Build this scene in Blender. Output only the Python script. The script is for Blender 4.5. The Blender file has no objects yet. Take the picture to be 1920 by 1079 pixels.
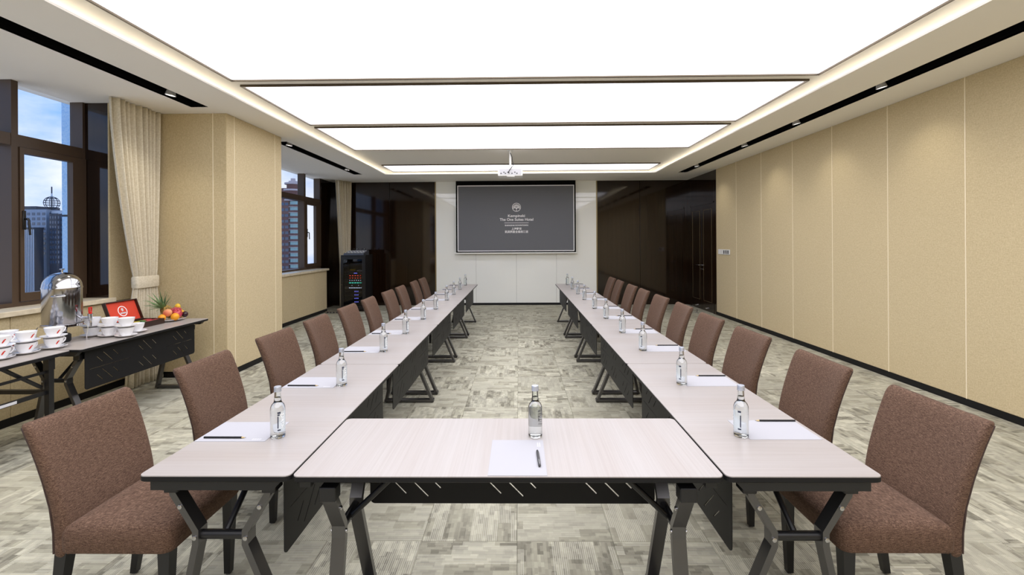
import bpy, bmesh, math, random
from math import sin, cos, pi, radians, sqrt
from mathutils import Vector, Matrix

random.seed(7)
SC = bpy.context.scene
COL = SC.collection

# ------------------------------------------------------------------ camera
F_PX, YAW, ROLL, PCY, CAM_H, CAM_X = 878.47, 0.01397, 0.00569, 455.03, 1.5637, 0.0464
cam_data = bpy.data.cameras.new('camera')
cam_data.sensor_fit = 'HORIZONTAL'
cam_data.sensor_width = 36.0
cam_data.lens = F_PX / 1920 * 36.0
cam_data.shift_y = -(539.5 - PCY) / 1920
cam_data.clip_start, cam_data.clip_end = 0.05, 2000
cam = bpy.data.objects.new('camera', cam_data)
COL.objects.link(cam)
cam.matrix_world = (Matrix.Translation((CAM_X, 0, CAM_H)) @ Matrix.Rotation(YAW, 4, 'Z')
                    @ Matrix.Rotation(pi / 2, 4, 'X') @ Matrix.Rotation(-ROLL, 4, 'Z'))
SC.camera = cam

# ------------------------------------------------------------------ view, light levels
SC.view_settings.view_transform = 'Standard'
SC.view_settings.look = 'None'
SC.view_settings.gamma = 1.0
SC.view_settings.use_curve_mapping = False
SC.view_settings.exposure = 0.0
SC.cycles.max_bounces = 8
SC.cycles.diffuse_bounces = 6
SC.cycles.glossy_bounces = 4
SC.cycles.transmission_bounces = 8
SC.cycles.transparent_max_bounces = 12
SC.cycles.sample_clamp_indirect = 6.0
PANEL_E = 3.0        # ceiling light panels
COVE_E = 8.0          # strip light in the ceiling cove
SPOT_W = 14.0         # recessed spot lamps
SKY_E = 2.1

world = bpy.data.worlds.new('sky')
SC.world = world
world.use_nodes = True
wt = world.node_tree
for n in list(wt.nodes):
    wt.nodes.remove(n)
w_out = wt.nodes.new('ShaderNodeOutputWorld')
w_bg = wt.nodes.new('ShaderNodeBackground')
w_tc = wt.nodes.new('ShaderNodeTexCoord')
w_map = wt.nodes.new('ShaderNodeMapping')
w_map.inputs['Scale'].default_value = (2.2, 2.2, 5.0)
w_no = wt.nodes.new('ShaderNodeTexNoise')
w_no.inputs['Scale'].default_value = 1.5
w_no.inputs['Detail'].default_value = 7
w_no.inputs['Roughness'].default_value = 0.55
w_sep = wt.nodes.new('ShaderNodeSeparateXYZ')
w_add = wt.nodes.new('ShaderNodeMath')
w_add.operation = 'MULTIPLY_ADD'
w_add.inputs[1].default_value = -0.62
w_rmp = wt.nodes.new('ShaderNodeValToRGB')
w_rmp.color_ramp.elements[0].position = 0.30
w_rmp.color_ramp.elements[0].color = (0.17, 0.31, 0.60, 1)
w_rmp.color_ramp.elements[1].position = 0.50
w_rmp.color_ramp.elements[1].color = (0.56, 0.56, 0.62, 1)
wt.links.new(w_tc.outputs['Generated'], w_map.inputs['Vector'])
wt.links.new(w_map.outputs['Vector'], w_no.inputs['Vector'])
wt.links.new(w_tc.outputs['Generated'], w_sep.inputs['Vector'])
wt.links.new(w_sep.outputs['Z'], w_add.inputs[0])
wt.links.new(w_no.outputs['Fac'], w_add.inputs[2])
wt.links.new(w_add.outputs[0], w_rmp.inputs['Fac'])
wt.links.new(w_rmp.outputs['Color'], w_bg.inputs['Color'])
w_bg.inputs['Strength'].default_value = SKY_E
wt.links.new(w_bg.outputs[0], w_out.inputs[0])


# ------------------------------------------------------------------ materials
def lin(r, g=None, b=None):
    if g is None:
        g = b = r
    f = lambda c: (c / 255 / 12.92) if c / 255 <= 0.04045 else ((c / 255 + 0.055) / 1.055) ** 2.4
    return (f(r), f(g), f(b), 1.0)


def mat(name, col, rough=0.5, metal=0.0, spec=0.5, **kw):
    m = bpy.data.materials.new(name)
    m.use_nodes = True
    p = m.node_tree.nodes['Principled BSDF']
    p.inputs['Base Color'].default_value = col
    p.inputs['Roughness'].default_value = rough
    p.inputs['Metallic'].default_value = metal
    p.inputs['Specular IOR Level'].default_value = spec
    for k, v in kw.items():
        p.inputs[k.replace('_', ' ')].default_value = v
    return m


def P(m):
    return m.node_tree.nodes['Principled BSDF']


class NT:
    """small node helper"""
    def __init__(s, m):
        s.t = m.node_tree

    def n(s, typ, **inputs):
        nd = s.t.nodes.new(typ)
        for k, v in inputs.items():
            key = int(k[1:]) if k[0] == '_' and k[1:].isdigit() else k.replace('_', ' ')
            if isinstance(v, bpy.types.NodeSocket):
                s.t.links.new(v, nd.inputs[key])
            else:
                nd.inputs[key].default_value = v
        return nd

    def coord(s, which='Object', scale=(1, 1, 1), rot=(0, 0, 0)):
        tc = s.t.nodes.new('ShaderNodeTexCoord')
        mp = s.n('ShaderNodeMapping', Vector=tc.outputs[which])
        mp.inputs['Scale'].default_value = scale
        mp.inputs['Rotation'].default_value = rot
        return mp.outputs[0]

    def noise(s, vec, scale, detail=3, rough=0.5):
        return s.n('ShaderNodeTexNoise', Vector=vec, Scale=scale, Detail=detail, Roughness=rough).outputs['Fac']

    def ramp(s, fac, stops):
        r = s.n('ShaderNodeValToRGB', Fac=fac)
        e = r.color_ramp.elements
        while len(e) > len(stops):
            e.remove(e[-1])
        while len(e) < len(stops):
            e.new(1.0)
        for el, (pos, c) in zip(e, stops):
            el.position = pos
            el.color = c
        return r.outputs['Color']

    def math(s, op, a, b=0.0, c=None):
        nd = s.t.nodes.new('ShaderNodeMath')
        nd.operation = op
        for i, v in enumerate((a, b) if c is None else (a, b, c)):
            if isinstance(v, bpy.types.NodeSocket):
                s.t.links.new(v, nd.inputs[i])
            else:
                nd.inputs[i].default_value = v
        return nd.outputs[0]

    def mix(s, fac, a, b, mode='MIX'):
        nd = s.t.nodes.new('ShaderNodeMix')
        nd.data_type = 'RGBA'
        nd.blend_type = mode
        for sock, v in ((nd.inputs[0], fac), (nd.inputs[6], a), (nd.inputs[7], b)):
            if isinstance(v, bpy.types.NodeSocket):
                s.t.links.new(v, sock)
            else:
                sock.default_value = v
        return nd.outputs[2]

    def bump(s, m, h, strength=0.2, dist=0.002):
        b = s.n('ShaderNodeBump', Height=h, Strength=strength, Distance=dist)
        s.t.links.new(b.outputs[0], P(m).inputs['Normal'])

    def col(s, m, c):
        s.t.links.new(c, P(m).inputs['Base Color'])


def mottled(name, c0, c1, scale, rough=0.6, stretch=(1, 1, 1), which='Object', bump=0.0, dist=0.002, detail=3, lo=0.35, hi=0.65, **kw):
    m = mat(name, c0, rough, **kw)
    t = NT(m)
    f = t.noise(t.coord(which, stretch), scale, detail)
    t.col(m, t.ramp(f, [(lo, c0), (hi, c1)]))
    if bump:
        t.bump(m, f, bump, dist)
    return m


def emis(name, col, strength):
    m = bpy.data.materials.new(name)
    m.use_nodes = True
    nt = m.node_tree
    nt.nodes.remove(nt.nodes['Principled BSDF'])
    e = nt.nodes.new('ShaderNodeEmission')
    e.inputs[0].default_value = col
    e.inputs[1].default_value = strength
    nt.links.new(e.outputs[0], nt.nodes['Material Output'].inputs[0])
    return m


def pane_mat(name, tint=(1, 1, 1, 1), refl=1.0):
    m = bpy.data.materials.new(name)
    m.use_nodes = True
    nt = m.node_tree
    nt.nodes.remove(nt.nodes['Principled BSDF'])
    tr = nt.nodes.new('ShaderNodeBsdfTransparent')
    tr.inputs[0].default_value = tint
    gl = nt.nodes.new('ShaderNodeBsdfGlossy')
    gl.inputs['Roughness'].default_value = 0.01
    fr = nt.nodes.new('ShaderNodeLayerWeight')
    fr.inputs[0].default_value = 0.5
    pw = nt.nodes.new('ShaderNodeMath')
    pw.operation = 'POWER'
    pw.inputs[1].default_value = 5.0
    nt.links.new(fr.outputs['Facing'], pw.inputs[0])
    mu = nt.nodes.new('ShaderNodeMath')
    mu.operation = 'MULTIPLY_ADD'
    mu.inputs[1].default_value = 0.9 * refl
    mu.inputs[2].default_value = 0.04 * refl
    mx = nt.nodes.new('ShaderNodeMixShader')
    nt.links.new(pw.outputs[0], mu.inputs[0])
    nt.links.new(mu.outputs[0], mx.inputs[0])
    nt.links.new(tr.outputs[0], mx.inputs[1])
    nt.links.new(gl.outputs[0], mx.inputs[2])
    nt.links.new(mx.outputs[0], nt.nodes['Material Output'].inputs[0])
    return m


MT = {}
MT['paint'] = mat('white_paint', lin(246, 243, 236), 0.85, spec=0.2)
MT['black'] = mat('black_coating', lin(16, 16, 18), 0.55, spec=0.3)
MT['black_metal'] = mat('black_powder_coat', lin(20, 20, 22), 0.38, spec=0.5)
MT['gunmetal'] = mat('gunmetal_tube', lin(98, 97, 97), 0.3, 0.85)
MT['chrome'] = mat('chrome', lin(206, 206, 210), 0.07, 1.0)
MT['steel'] = mat('brushed_steel', lin(190, 190, 192), 0.25, 1.0)
MT['bronze'] = mat('bronze_trim', lin(96, 86, 72), 0.3, 0.9)
MT['window_frame'] = mat('brown_window_frame', lin(72, 56, 42), 0.42)
MT['porcelain'] = mat('white_porcelain', lin(238, 238, 240), 0.12, spec=0.6)
MT['paper'] = mat('white_paper', lin(172, 172, 177), 0.8, spec=0.2)
MT['print_grey'] = mat('grey_print', lin(200, 200, 204), 0.8)
MT['pencil_wood'] = mat('pencil_wood', lin(196, 172, 120), 0.7)
MT['graphite'] = mat('graphite', lin(50, 50, 52), 0.5)
MT['stone_sill'] = mottled('cream_stone_sill', lin(226, 214, 188), lin(206, 194, 168), 14, 0.35)
MT['plastic_white'] = mat('white_plastic', lin(236, 236, 234), 0.35)
MT['plastic_dark'] = mat('dark_plastic', lin(30, 30, 34), 0.4)
MT['red_plastic'] = mat('red_plastic', lin(200, 30, 26), 0.35)
MT['red_print'] = mat('red_print', lin(206, 44, 28), 0.4)
MT['panel_light'] = emis('lit_diffuser', (0.965, 0.945, 1.0, 1), PANEL_E)
MT['cove_light'] = emis('cove_strip', (1.0, 0.93, 0.83, 1), COVE_E)
MT['lamp'] = emis('lamp_glow', (1.0, 0.97, 0.92, 1), 12.0)
MT['pane'] = pane_mat('window_glass', (0.93, 0.96, 0.98, 1))
MT['rack_glass'] = pane_mat('smoked_glass', (0.55, 0.57, 0.62, 1))
MT['rubber'] = mat('black_rubber', lin(22, 22, 22), 0.8)


def wood_laminate():
    m = mat('pale_wood_laminate', lin(226, 215, 210), 0.32, spec=0.4)
    t = NT(m)
    f = t.noise(t.coord('Object', (2.0, 160, 2)), 1.0, 4, 0.6)
    g = t.noise(t.coord('Object', (0.8, 14, 2)), 1.0, 2)
    c = t.ramp(f, [(0.35, lin(157, 150, 146)), (0.62, lin(167, 162, 159))])
    c = t.mix(0.35, c, t.ramp(g, [(0.3, lin(159, 149, 143)), (0.7, lin(168, 164, 162))]))
    t.col(m, c)
    return m


def chair_fabric():
    m = mat('brown_heather_fabric', lin(104, 80, 66), 0.9, spec=0.15)
    t = NT(m)
    v = t.coord('Object', (1, 1, 1))
    a = t.noise(t.coord('Object', (260, 60, 420)), 1.0, 2, 0.6)
    b = t.noise(t.coord('Object', (60, 300, 420)), 1.0, 2, 0.6)
    f = t.math('MULTIPLY_ADD', a, 0.5, t.math('MULTIPLY', b, 0.5))
    big = t.noise(v, 5, 2)
    c = t.ramp(f, [(0.36, lin(62, 47, 38)), (0.5, lin(93, 72, 59)), (0.66, lin(130, 105, 88))])
    c = t.mix(t.math('MULTIPLY', big, 0.18), c, lin(92, 68, 54))
    t.col(m, c)
    P(m).inputs['Sheen Weight'].default_value = 0.12
    P(m).inputs['Sheen Roughness'].default_value = 0.4
    P(m).inputs['Sheen Tint'].default_value = lin(205, 188, 176)
    t.bump(m, f, 0.25, 0.001)
    return m


def wall_fabric():
    m = mat('gold_beige_fabric', lin(186, 160, 112), 0.8, spec=0.2)
    t = NT(m)
    a = t.noise(t.coord('Object', (30, 30, 420)), 1.0, 3, 0.6)
    b = t.noise(t.coord('Object', (420, 420, 30)), 1.0, 3, 0.6)
    f = t.math('MULTIPLY_ADD', a, 0.5, t.math('MULTIPLY', b, 0.5))
    g = t.noise(t.coord('Object', (1, 1, 1)), 85, 2, 0.6)
    f2 = t.math('MULTIPLY_ADD', g, 0.3, t.math('MULTIPLY', f, 0.7))
    t.col(m, t.ramp(f2, [(0.36, lin(182, 164, 126)), (0.5, lin(201, 184, 146)), (0.66, lin(218, 203, 166))]))
    P(m).inputs['Sheen Weight'].default_value = 0.15
    t.bump(m, f2, 0.3, 0.001)
    return m


def dark_wood(name='dark_lacquered_wood', rough=0.07):
    m = mat(name, lin(44, 28, 18), rough, spec=0.5)
    t = NT(m)
    f = t.noise(t.coord('Object', (34, 34, 0.9)), 1.0, 5, 0.6)
    t.col(m, t.ramp(f, [(0.34, lin(16, 9, 5)), (0.62, lin(38, 23, 13))]))
    P(m).inputs['Coat Weight'].default_value = 0.1
    P(m).inputs['Coat Roughness'].default_value = 0.03
    return m


def carpet():
    m = mat('carpet_tile_pile', lin(150, 146, 132), 0.95, spec=0.1)
    t = NT(m)
    tc = t.t.nodes.new('ShaderNodeTexCoord')
    oi = t.t.nodes.new('ShaderNodeObjectInfo')
    sep = t.n('ShaderNodeSeparateXYZ', Vector=tc.outputs['Object'])
    x, y = sep.outputs['X'], sep.outputs['Y']
    rnd = t.math('MULTIPLY', oi.outputs['Random'], 97.0)
    # fine ribs along the tile's own direction
    rib = t.math('FRACT', t.math('MULTIPLY', y, 1 / 0.010))
    rib = t.math('ABSOLUTE', t.math('SUBTRACT', rib, 0.5))
    cells = []
    for sx, sy, o in ((11.0, 34.0, 0.0), (6.0, 14.0, 31.0), (24.0, 60.0, 57.0)):
        jit = t.n('ShaderNodeTexWhiteNoise')
        jit.noise_dimensions = '2D'
        fy = t.math('FLOOR', t.math('MULTIPLY', y, sy))
        cv = t.n('ShaderNodeCombineXYZ', X=fy, Y=t.math('ADD', rnd, o))
        t.t.links.new(cv.outputs[0], jit.inputs['Vector'])
        fx = t.math('FLOOR', t.math('ADD', t.math('MULTIPLY', x, sx), t.math('MULTIPLY', jit.outputs['Value'], 3.0)))
        wn = t.n('ShaderNodeTexWhiteNoise')
        cv2 = t.n('ShaderNodeCombineXYZ', X=fx, Y=fy, Z=t.math('ADD', rnd, o))
        t.t.links.new(cv2.outputs[0], wn.inputs['Vector'])
        cells.append(wn.outputs['Value'])
    f = t.math('MULTIPLY', cells[0], 0.42)
    f = t.math('MULTIPLY_ADD', cells[1], 0.30, f)
    f = t.math('MULTIPLY_ADD', cells[2], 0.28, f)
    flat_ = t.math('MULTIPLY_ADD', t.math('FRACT', t.math('MULTIPLY', oi.outputs['Random'], 7.3)), 0.8, 0.45)
    f = t.math('MULTIPLY_ADD', t.math('SUBTRACT', f, 0.5), flat_, 0.5)
    grain = t.noise(t.coord('Object', (1, 1, 1)), 420, 2, 0.6)
    f = t.math('MULTIPLY_ADD', t.math('SUBTRACT', grain, 0.5), 0.55, f)
    base = t.ramp(f, [(0.15, lin(118, 115, 102)), (0.38, lin(150, 147, 131)), (0.62, lin(168, 165, 146)), (0.88, lin(196, 193, 172))])
    amt = t.math('MULTIPLY', t.math('GREATER_THAN', cells[1], 0.33), 0.62)
    line = t.math('GREATER_THAN', rib, 0.34)
    base = t.mix(t.math('MULTIPLY', line, amt), base, lin(205, 203, 188))
    tint = t.math('MULTIPLY_ADD', oi.outputs['Random'], 0.16, 0.90)
    cc = t.n('ShaderNodeCombineColor', Red=tint, Green=tint, Blue=tint)
    base = t.mix(1.0, base, cc.outputs[0], 'MULTIPLY')
    t.col(m, base)
    t.bump(m, grain, 0.35, 0.002)
    return m


def glass(name, ior, col=(1, 1, 1, 1)):
    return mat(name, col, 0.0, spec=0.5, IOR=ior, Transmission_Weight=1.0)


MT['laminate'] = wood_laminate()
MT['chair'] = chair_fabric()
MT['piping'] = mat('dark_brown_piping', lin(62, 46, 40), 0.8)
MT['wallfab'] = wall_fabric()
MT['wood'] = dark_wood()
MT['door_wood'] = dark_wood('dark_door_veneer', 0.16)
MT['carpet'] = carpet()
MT['glass'] = glass('bottle_glass', 1.45, (0.96, 0.985, 0.98, 1))
MT['water'] = glass('mineral_water', 1.33)
MT['cap'] = mat('silver_cap', lin(186, 192, 204), 0.32, 0.55)
MT['label'] = mat('pale_label', lin(214, 226, 228), 0.6, Alpha=0.42)
MT['navy'] = mat('navy_print', lin(36, 42, 66), 0.5)
MT['white_print'] = mat('white_print', lin(245, 247, 250), 0.6)
MT['painted_highlight'] = mat('cream_painted_highlight', lin(240, 228, 198), 0.6)  # pale cream stands in for light caught on the panel bevels
MT['curtain'] = mottled('cream_curtain_cloth', lin(222, 214, 194), lin(208, 199, 176), 60, 0.85, spec=0.15)
MT['lining'] = mat('pale_curtain_lining', lin(190, 194, 206), 0.85)
MT['back_glass'] = mat('white_back_painted_glass', lin(244, 246, 242), 0.03, spec=0.8)
MT['screen_grey'] = mat('projected_grey', lin(112, 114, 119), 0.85, spec=0.1)
MT['screen_black'] = mat('screen_masking', lin(12, 12, 12), 0.9, spec=0.1)
MT['screen_white'] = mat('screen_line', lin(236, 236, 240), 0.8)
MT['screen_text'] = mat('screen_lettering', lin(250, 250, 252), 0.8)
MT['inlay'] = mat('brass_inlay', lin(150, 136, 104), 0.35, 0.8)


# ------------------------------------------------------------------ mesh helpers
class MB:
    def __init__(s):
        s.v, s.f = [], []

    def add(s, vs, fs):
        o = len(s.v)
        s.v += [tuple(p) for p in vs]
        s.f += [tuple(i + o for i in f) for f in fs]
        return s

    def box(s, x0, x1, y0, y1, z0, z1):
        vs = [(x, y, z) for z in (z0, z1) for y in (y0, y1) for x in (x0, x1)]
        return s.add(vs, [(0, 2, 3, 1), (4, 5, 7, 6), (0, 1, 5, 4), (2, 6, 7, 3), (0, 4, 6, 2), (1, 3, 7, 5)])

    def rbox(s, x0, x1, y0, y1, z0, z1, r=0.004, seg=1):
        bm = bmesh.new()
        bmesh.ops.create_cube(bm, size=1)
        for v in bm.verts:
            v.co = ((x0 + x1) / 2 + v.co.x * (x1 - x0), (y0 + y1) / 2 + v.co.y * (y1 - y0), (z0 + z1) / 2 + v.co.z * (z1 - z0))
        bmesh.ops.bevel(bm, geom=bm.edges[:], offset=r, segments=seg, affect='EDGES', profile=0.5)
        bm.verts.index_update()
        s.add([v.co[:] for v in bm.verts], [[v.index for v in f.verts] for f in bm.faces])
        bm.free()
        return s

    def loft(s, loops, cap0=True, cap1=True, closed=True):
        n = len(loops[0])
        vs = [p for l in loops for p in l]
        fs = []
        for k in range(len(loops) - 1):
            for i in range(n if closed else n - 1):
                j = (i + 1) % n
                fs.append((k * n + i, k * n + j, (k + 1) * n + j, (k + 1) * n + i))
        if cap0:
            fs.append(tuple(range(n - 1, -1, -1)))
        if cap1:
            fs.append(tuple((len(loops) - 1) * n + i for i in range(n)))
        return s.add(vs, fs)

    def lathe(s, prof, n=24, c=(0, 0, 0), a0=0.0, a1=2 * pi):
        full = abs(a1 - a0 - 2 * pi) < 1e-6
        m = n if full else n + 1
        loops = [[(c[0] + r * cos(a0 + (a1 - a0) * i / n), c[1] + r * sin(a0 + (a1 - a0) * i / n), c[2] + z) for i in range(m)] for r, z in prof]
        return s.loft(loops, full and prof[0][0] > 1e-6, full and prof[-1][0] > 1e-6, full)

    def tube(s, pts, r, n=8, radii=None, cap=True):
        pts = [Vector(p) for p in pts]
        loops = []
        up = None
        for i, p in enumerate(pts):
            a = pts[max(i - 1, 0)]
            b = pts[min(i + 1, len(pts) - 1)]
            d = (b - a).normalized()
            if up is None:
                up = Vector((0, 0, 1)) if abs(d.z) < 0.9 else Vector((1, 0, 0))
            e1 = (up - d * up.dot(d)).normalized()
            e2 = d.cross(e1)
            up = e1
            rr = radii[i] if radii else r
            loops.append([(p + e1 * rr * cos(2 * pi * k / n) + e2 * rr * sin(2 * pi * k / n))[:] for k in range(n)])
        return s.loft(loops, cap, cap)

    def prism(s, poly, axis, a, b):
        """polygon (2-D list) pushed along an axis from a to b; the other two axes in xyz order"""
        def mk(p, t):
            q = [p[0], p[1]]
            q.insert(axis, t)
            return tuple(q)
        n = len(poly)
        vs = [mk(p, a) for p in poly] + [mk(p, b) for p in poly]
        fs = [tuple(range(n - 1, -1, -1)), tuple(range(n, 2 * n))] + [(i, (i + 1) % n, n + (i + 1) % n, n + i) for i in range(n)]
        return s.add(vs, fs)

    def bar(s, path, w, axis, a, b):
        """flat bar following a 2-D path, width w, pushed along axis a..b"""
        P2 = [Vector(p) for p in path]
        L, R = [], []
        for i, p in enumerate(P2):
            d0 = (P2[i] - P2[i - 1]).normalized() if i else None
            d1 = (P2[i + 1] - P2[i]).normalized() if i < len(P2) - 1 else None
            d = ((d0 or d1) + (d1 or d0)).normalized()
            nrm = Vector((-d.y, d.x))
            ref = d1 or d0
            k = 1 / max(0.3, nrm.dot(Vector((-ref.y, ref.x))))
            L.append(p + nrm * w / 2 * k)
            R.append(p - nrm * w / 2 * k)
        for i in range(len(P2) - 1):
            s.prism([L[i], L[i + 1], R[i + 1], R[i]], axis, a, b)
        return s

    def sphere(s, c, rx, ry=None, rz=None, nu=14, nv=9, fn=None):
        ry = ry or rx
        rz = rz or rx
        loops = []
        for j in range(nv + 1):
            th = pi * j / nv
            th = min(max(th, 0.02), pi - 0.02)
            l = []
            for i in range(nu):
                ph = 2 * pi * i / nu
                k = fn(ph, th) if fn else 1
                l.append((c[0] + rx * k * sin(th) * cos(ph), c[1] + ry * k * sin(th) * sin(ph), c[2] - rz * k * cos(th)))
            loops.append(l)
        return s.loft(loops)

    def mesh(s, name, smooth=0):
        me = bpy.data.meshes.new(name)
        me.from_pydata(s.v, [], s.f)
        bm = bmesh.new()
        bm.from_mesh(me)
        bmesh.ops.recalc_face_normals(bm, faces=bm.faces[:])
        bm.to_mesh(me)
        bm.free()
        if smooth:
            me.polygons.foreach_set('use_smooth', [True] * len(me.polygons))
            me.set_sharp_from_angle(angle=radians(smooth))
        return me


def link(name, me, m=None, parent=None, loc=(0, 0, 0), rot=(0, 0, 0)):
    o = bpy.data.objects.new(name, me)
    COL.objects.link(o)
    if m is not None and me is not None and not me.materials:
        me.materials.append(MT[m] if isinstance(m, str) else m)
    o.parent = parent
    o.location = loc
    o.rotation_euler = rot
    return o


def part(name, mb, m, parent=None, smooth=0, loc=(0, 0, 0), rot=(0, 0, 0)):
    return link(name, mb.mesh(name, smooth), m, parent, loc, rot)


def tag(o, label=None, cat=None, group=None, kind=None):
    for k, v in (('label', label), ('category', cat), ('group', group), ('kind', kind)):
        if v:
            o[k] = v
    return o


def thing(name, label, cat, loc=(0, 0, 0), rz=0.0, group=None):
    o = bpy.data.objects.new(name, None)
    COL.objects.link(o)
    o.empty_display_size = 0.1
    o.location = loc
    o.rotation_euler = (0, 0, rz)
    return tag(o, label, cat, group)


def struct(name, mb, m, parent=None, smooth=0):
    o = part(name, mb, m, parent, smooth)
    if parent is None:
        o['kind'] = 'structure'
    return o


def copy_tree(o, parent=None):
    c = o.copy()
    COL.objects.link(c)
    c.parent = parent
    for ch in KIDS.get(o.name, ()):
        copy_tree(ch, c)
    return c


KIDS = {}


def note_kids():
    KIDS.clear()
    for o in COL.objects:
        if o.parent:
            KIDS.setdefault(o.parent.name, []).append(o)


def place(proto, state, loc, rz, label, group=None):
    """the first call uses the thing itself, later calls a copy of it with its parts"""
    o = proto if not state else copy_tree(proto)
    state.append(1)
    o.location = loc
    o.rotation_euler = (0, 0, rz)
    o['label'] = label
    if group:
        o['group'] = group
    return o


def rrect(hx, hy, r, n=3, cx=0.0, cy=0.0):
    pts = []
    for (sx, sy, a) in ((1, 1, 0), (-1, 1, pi / 2), (-1, -1, pi), (1, -1, 3 * pi / 2)):
        for k in range(n + 1):
            t = a + pi / 2 * k / n
            pts.append((cx + sx * (hx - r) + r * cos(t), cy + sy * (hy - r) + r * sin(t)))
    return pts


def flat_with_holes(name, outer, holes, depth):
    """a flat sheet in the xy plane with through holes, thickness depth centred on z = 0"""
    cu = bpy.data.curves.new(name, 'CURVE')
    cu.dimensions = '2D'
    cu.fill_mode = 'BOTH'
    cu.extrude = depth / 2
    for loop in [outer] + holes:
        sp = cu.splines.new('POLY')
        sp.points.add(len(loop) - 1)
        for p, q in zip(sp.points, loop):
            p.co = (q[0], q[1], 0, 1)
        sp.use_cyclic_u = True
    ob = bpy.data.objects.new(name, cu)
    COL.objects.link(ob)
    dg = bpy.context.evaluated_depsgraph_get()
    me = bpy.data.meshes.new_from_object(ob.evaluated_get(dg))
    bpy.data.objects.remove(ob)
    bpy.data.curves.remove(cu)
    me.name = name
    return me


def text_mesh(name, body, size, extrude=0.0006, align='CENTER', spacing=1.0, offset=0.0):
    cu = bpy.data.curves.new(name, 'FONT')
    cu.body = body
    cu.size = size
    cu.extrude = extrude
    cu.align_x = align
    cu.align_y = 'CENTER'
    cu.space_character = spacing
    cu.offset = offset
    cu.resolution_u = 3
    ob = bpy.data.objects.new(name, cu)
    COL.objects.link(ob)
    dg = bpy.context.evaluated_depsgraph_get()
    me = bpy.data.meshes.new_from_object(ob.evaluated_get(dg))
    bpy.data.objects.remove(ob)
    bpy.data.curves.remove(cu)
    me.name = name
    return me


# ------------------------------------------------------------------ room dimensions
XL, XR, YB, YF, ZC, ZT = -4.36, 4.26, -6.0, 11.72, 3.095, 3.20
XW = -4.62                       # inner face of the window frames
LIPX0, LIPX1, LIPY = -2.91, 3.08, 10.40

# ------------------------------------------------------------------ floor of carpet tiles
floor = struct('floor', MB().box(-4.9, XR + 0.3, YB - 0.3, YF + 0.3, -0.12, -0.006), 'black')
TS = 0.5
tile_me = MB().rbox(-TS / 2 + 0.0006, TS / 2 - 0.0006, -TS / 2 + 0.0006, TS / 2 - 0.0006, -0.006, 0.0, 0.0012).mesh('carpet_tile')
tile_me.materials.append(MT['carpet'])
cells = []
nx0, nx1 = int(math.floor((XL - 0.26) / TS)), int(math.ceil(XR / TS))
for ix in range(nx0, nx1):
    for iy in range(int(math.floor(YB / TS)), int(math.ceil(YF / TS))):
        cx, cy = ix * TS + 0.28, iy * TS + 0.2
        if cx - TS / 2 > XR or cy - TS / 2 > YF:
            continue
        seen = cy > 1.3 and abs(cx - CAM_X) < cy * 1.12 + 0.5
        cells.append((0 if seen else 1, math.hypot(cx, cy), cx, cy))
cells.sort()
rest = MB()
for k, (s_, d_, cx, cy) in enumerate(cells):
    rz = (int(round((cx + cy) / TS)) % 2) * pi / 2
    if k < 300:
        link('carpet_tile', tile_me, None, floor, (cx, cy, 0), (0, 0, rz))
    else:
        rest.box(cx - TS / 2, cx + TS / 2, cy - TS / 2, cy + TS / 2, -0.006, 0.0)
tag(part('carpet_tile_field', rest, 'carpet', floor), kind='stuff')

# ------------------------------------------------------------------ right wall: fabric panels, dark door bay
wall_r = struct('wall_right', MB().box(XR + 0.02, XR + 0.3, YB - 0.3, YF + 0.3, 0, 3.6), 'black')
seams = [10.02, 9.096, 8.166, 7.238, 6.331, 5.387, 4.462, 3.53, 2.60, 1.67, 0.74, -0.19, -1.12, -2.05, -2.98, -3.91, -4.84, YB]
for a, b in zip(seams, seams[1:]):
    part('fabric_panel', MB().rbox(XR - 0.012, XR + 0.022, b + 0.003, a - 0.003, 0.07, ZC, 0.006, 2), 'wallfab', wall_r)
    part('seam_highlight', MB().box(XR - 0.014, XR + 0.02, b - 0.005, b + 0.005, 0.07, ZC), 'painted_highlight', wall_r)  # bevel highlight at the seam, painted as a cream strip
struct('baseboard_right', MB().rbox(XR - 0.006, XR + 0.02, YB, 10.02, 0.0, 0.07, 0.002), 'black')
part('wood_panel', MB().rbox(XR - 0.012, XR + 0.022, 10.025, 10.13, 0, ZC, 0.002), 'wood', wall_r)
part('wood_panel', MB().rbox(XR - 0.012, XR + 0.022, 11.50, YF, 0, ZC, 0.002), 'wood', wall_r)
part('wood_panel', MB().rbox(XR - 0.012, XR + 0.022, 10.13, 11.50, 2.42, ZC, 0.002), 'wood', wall_r)

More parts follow.
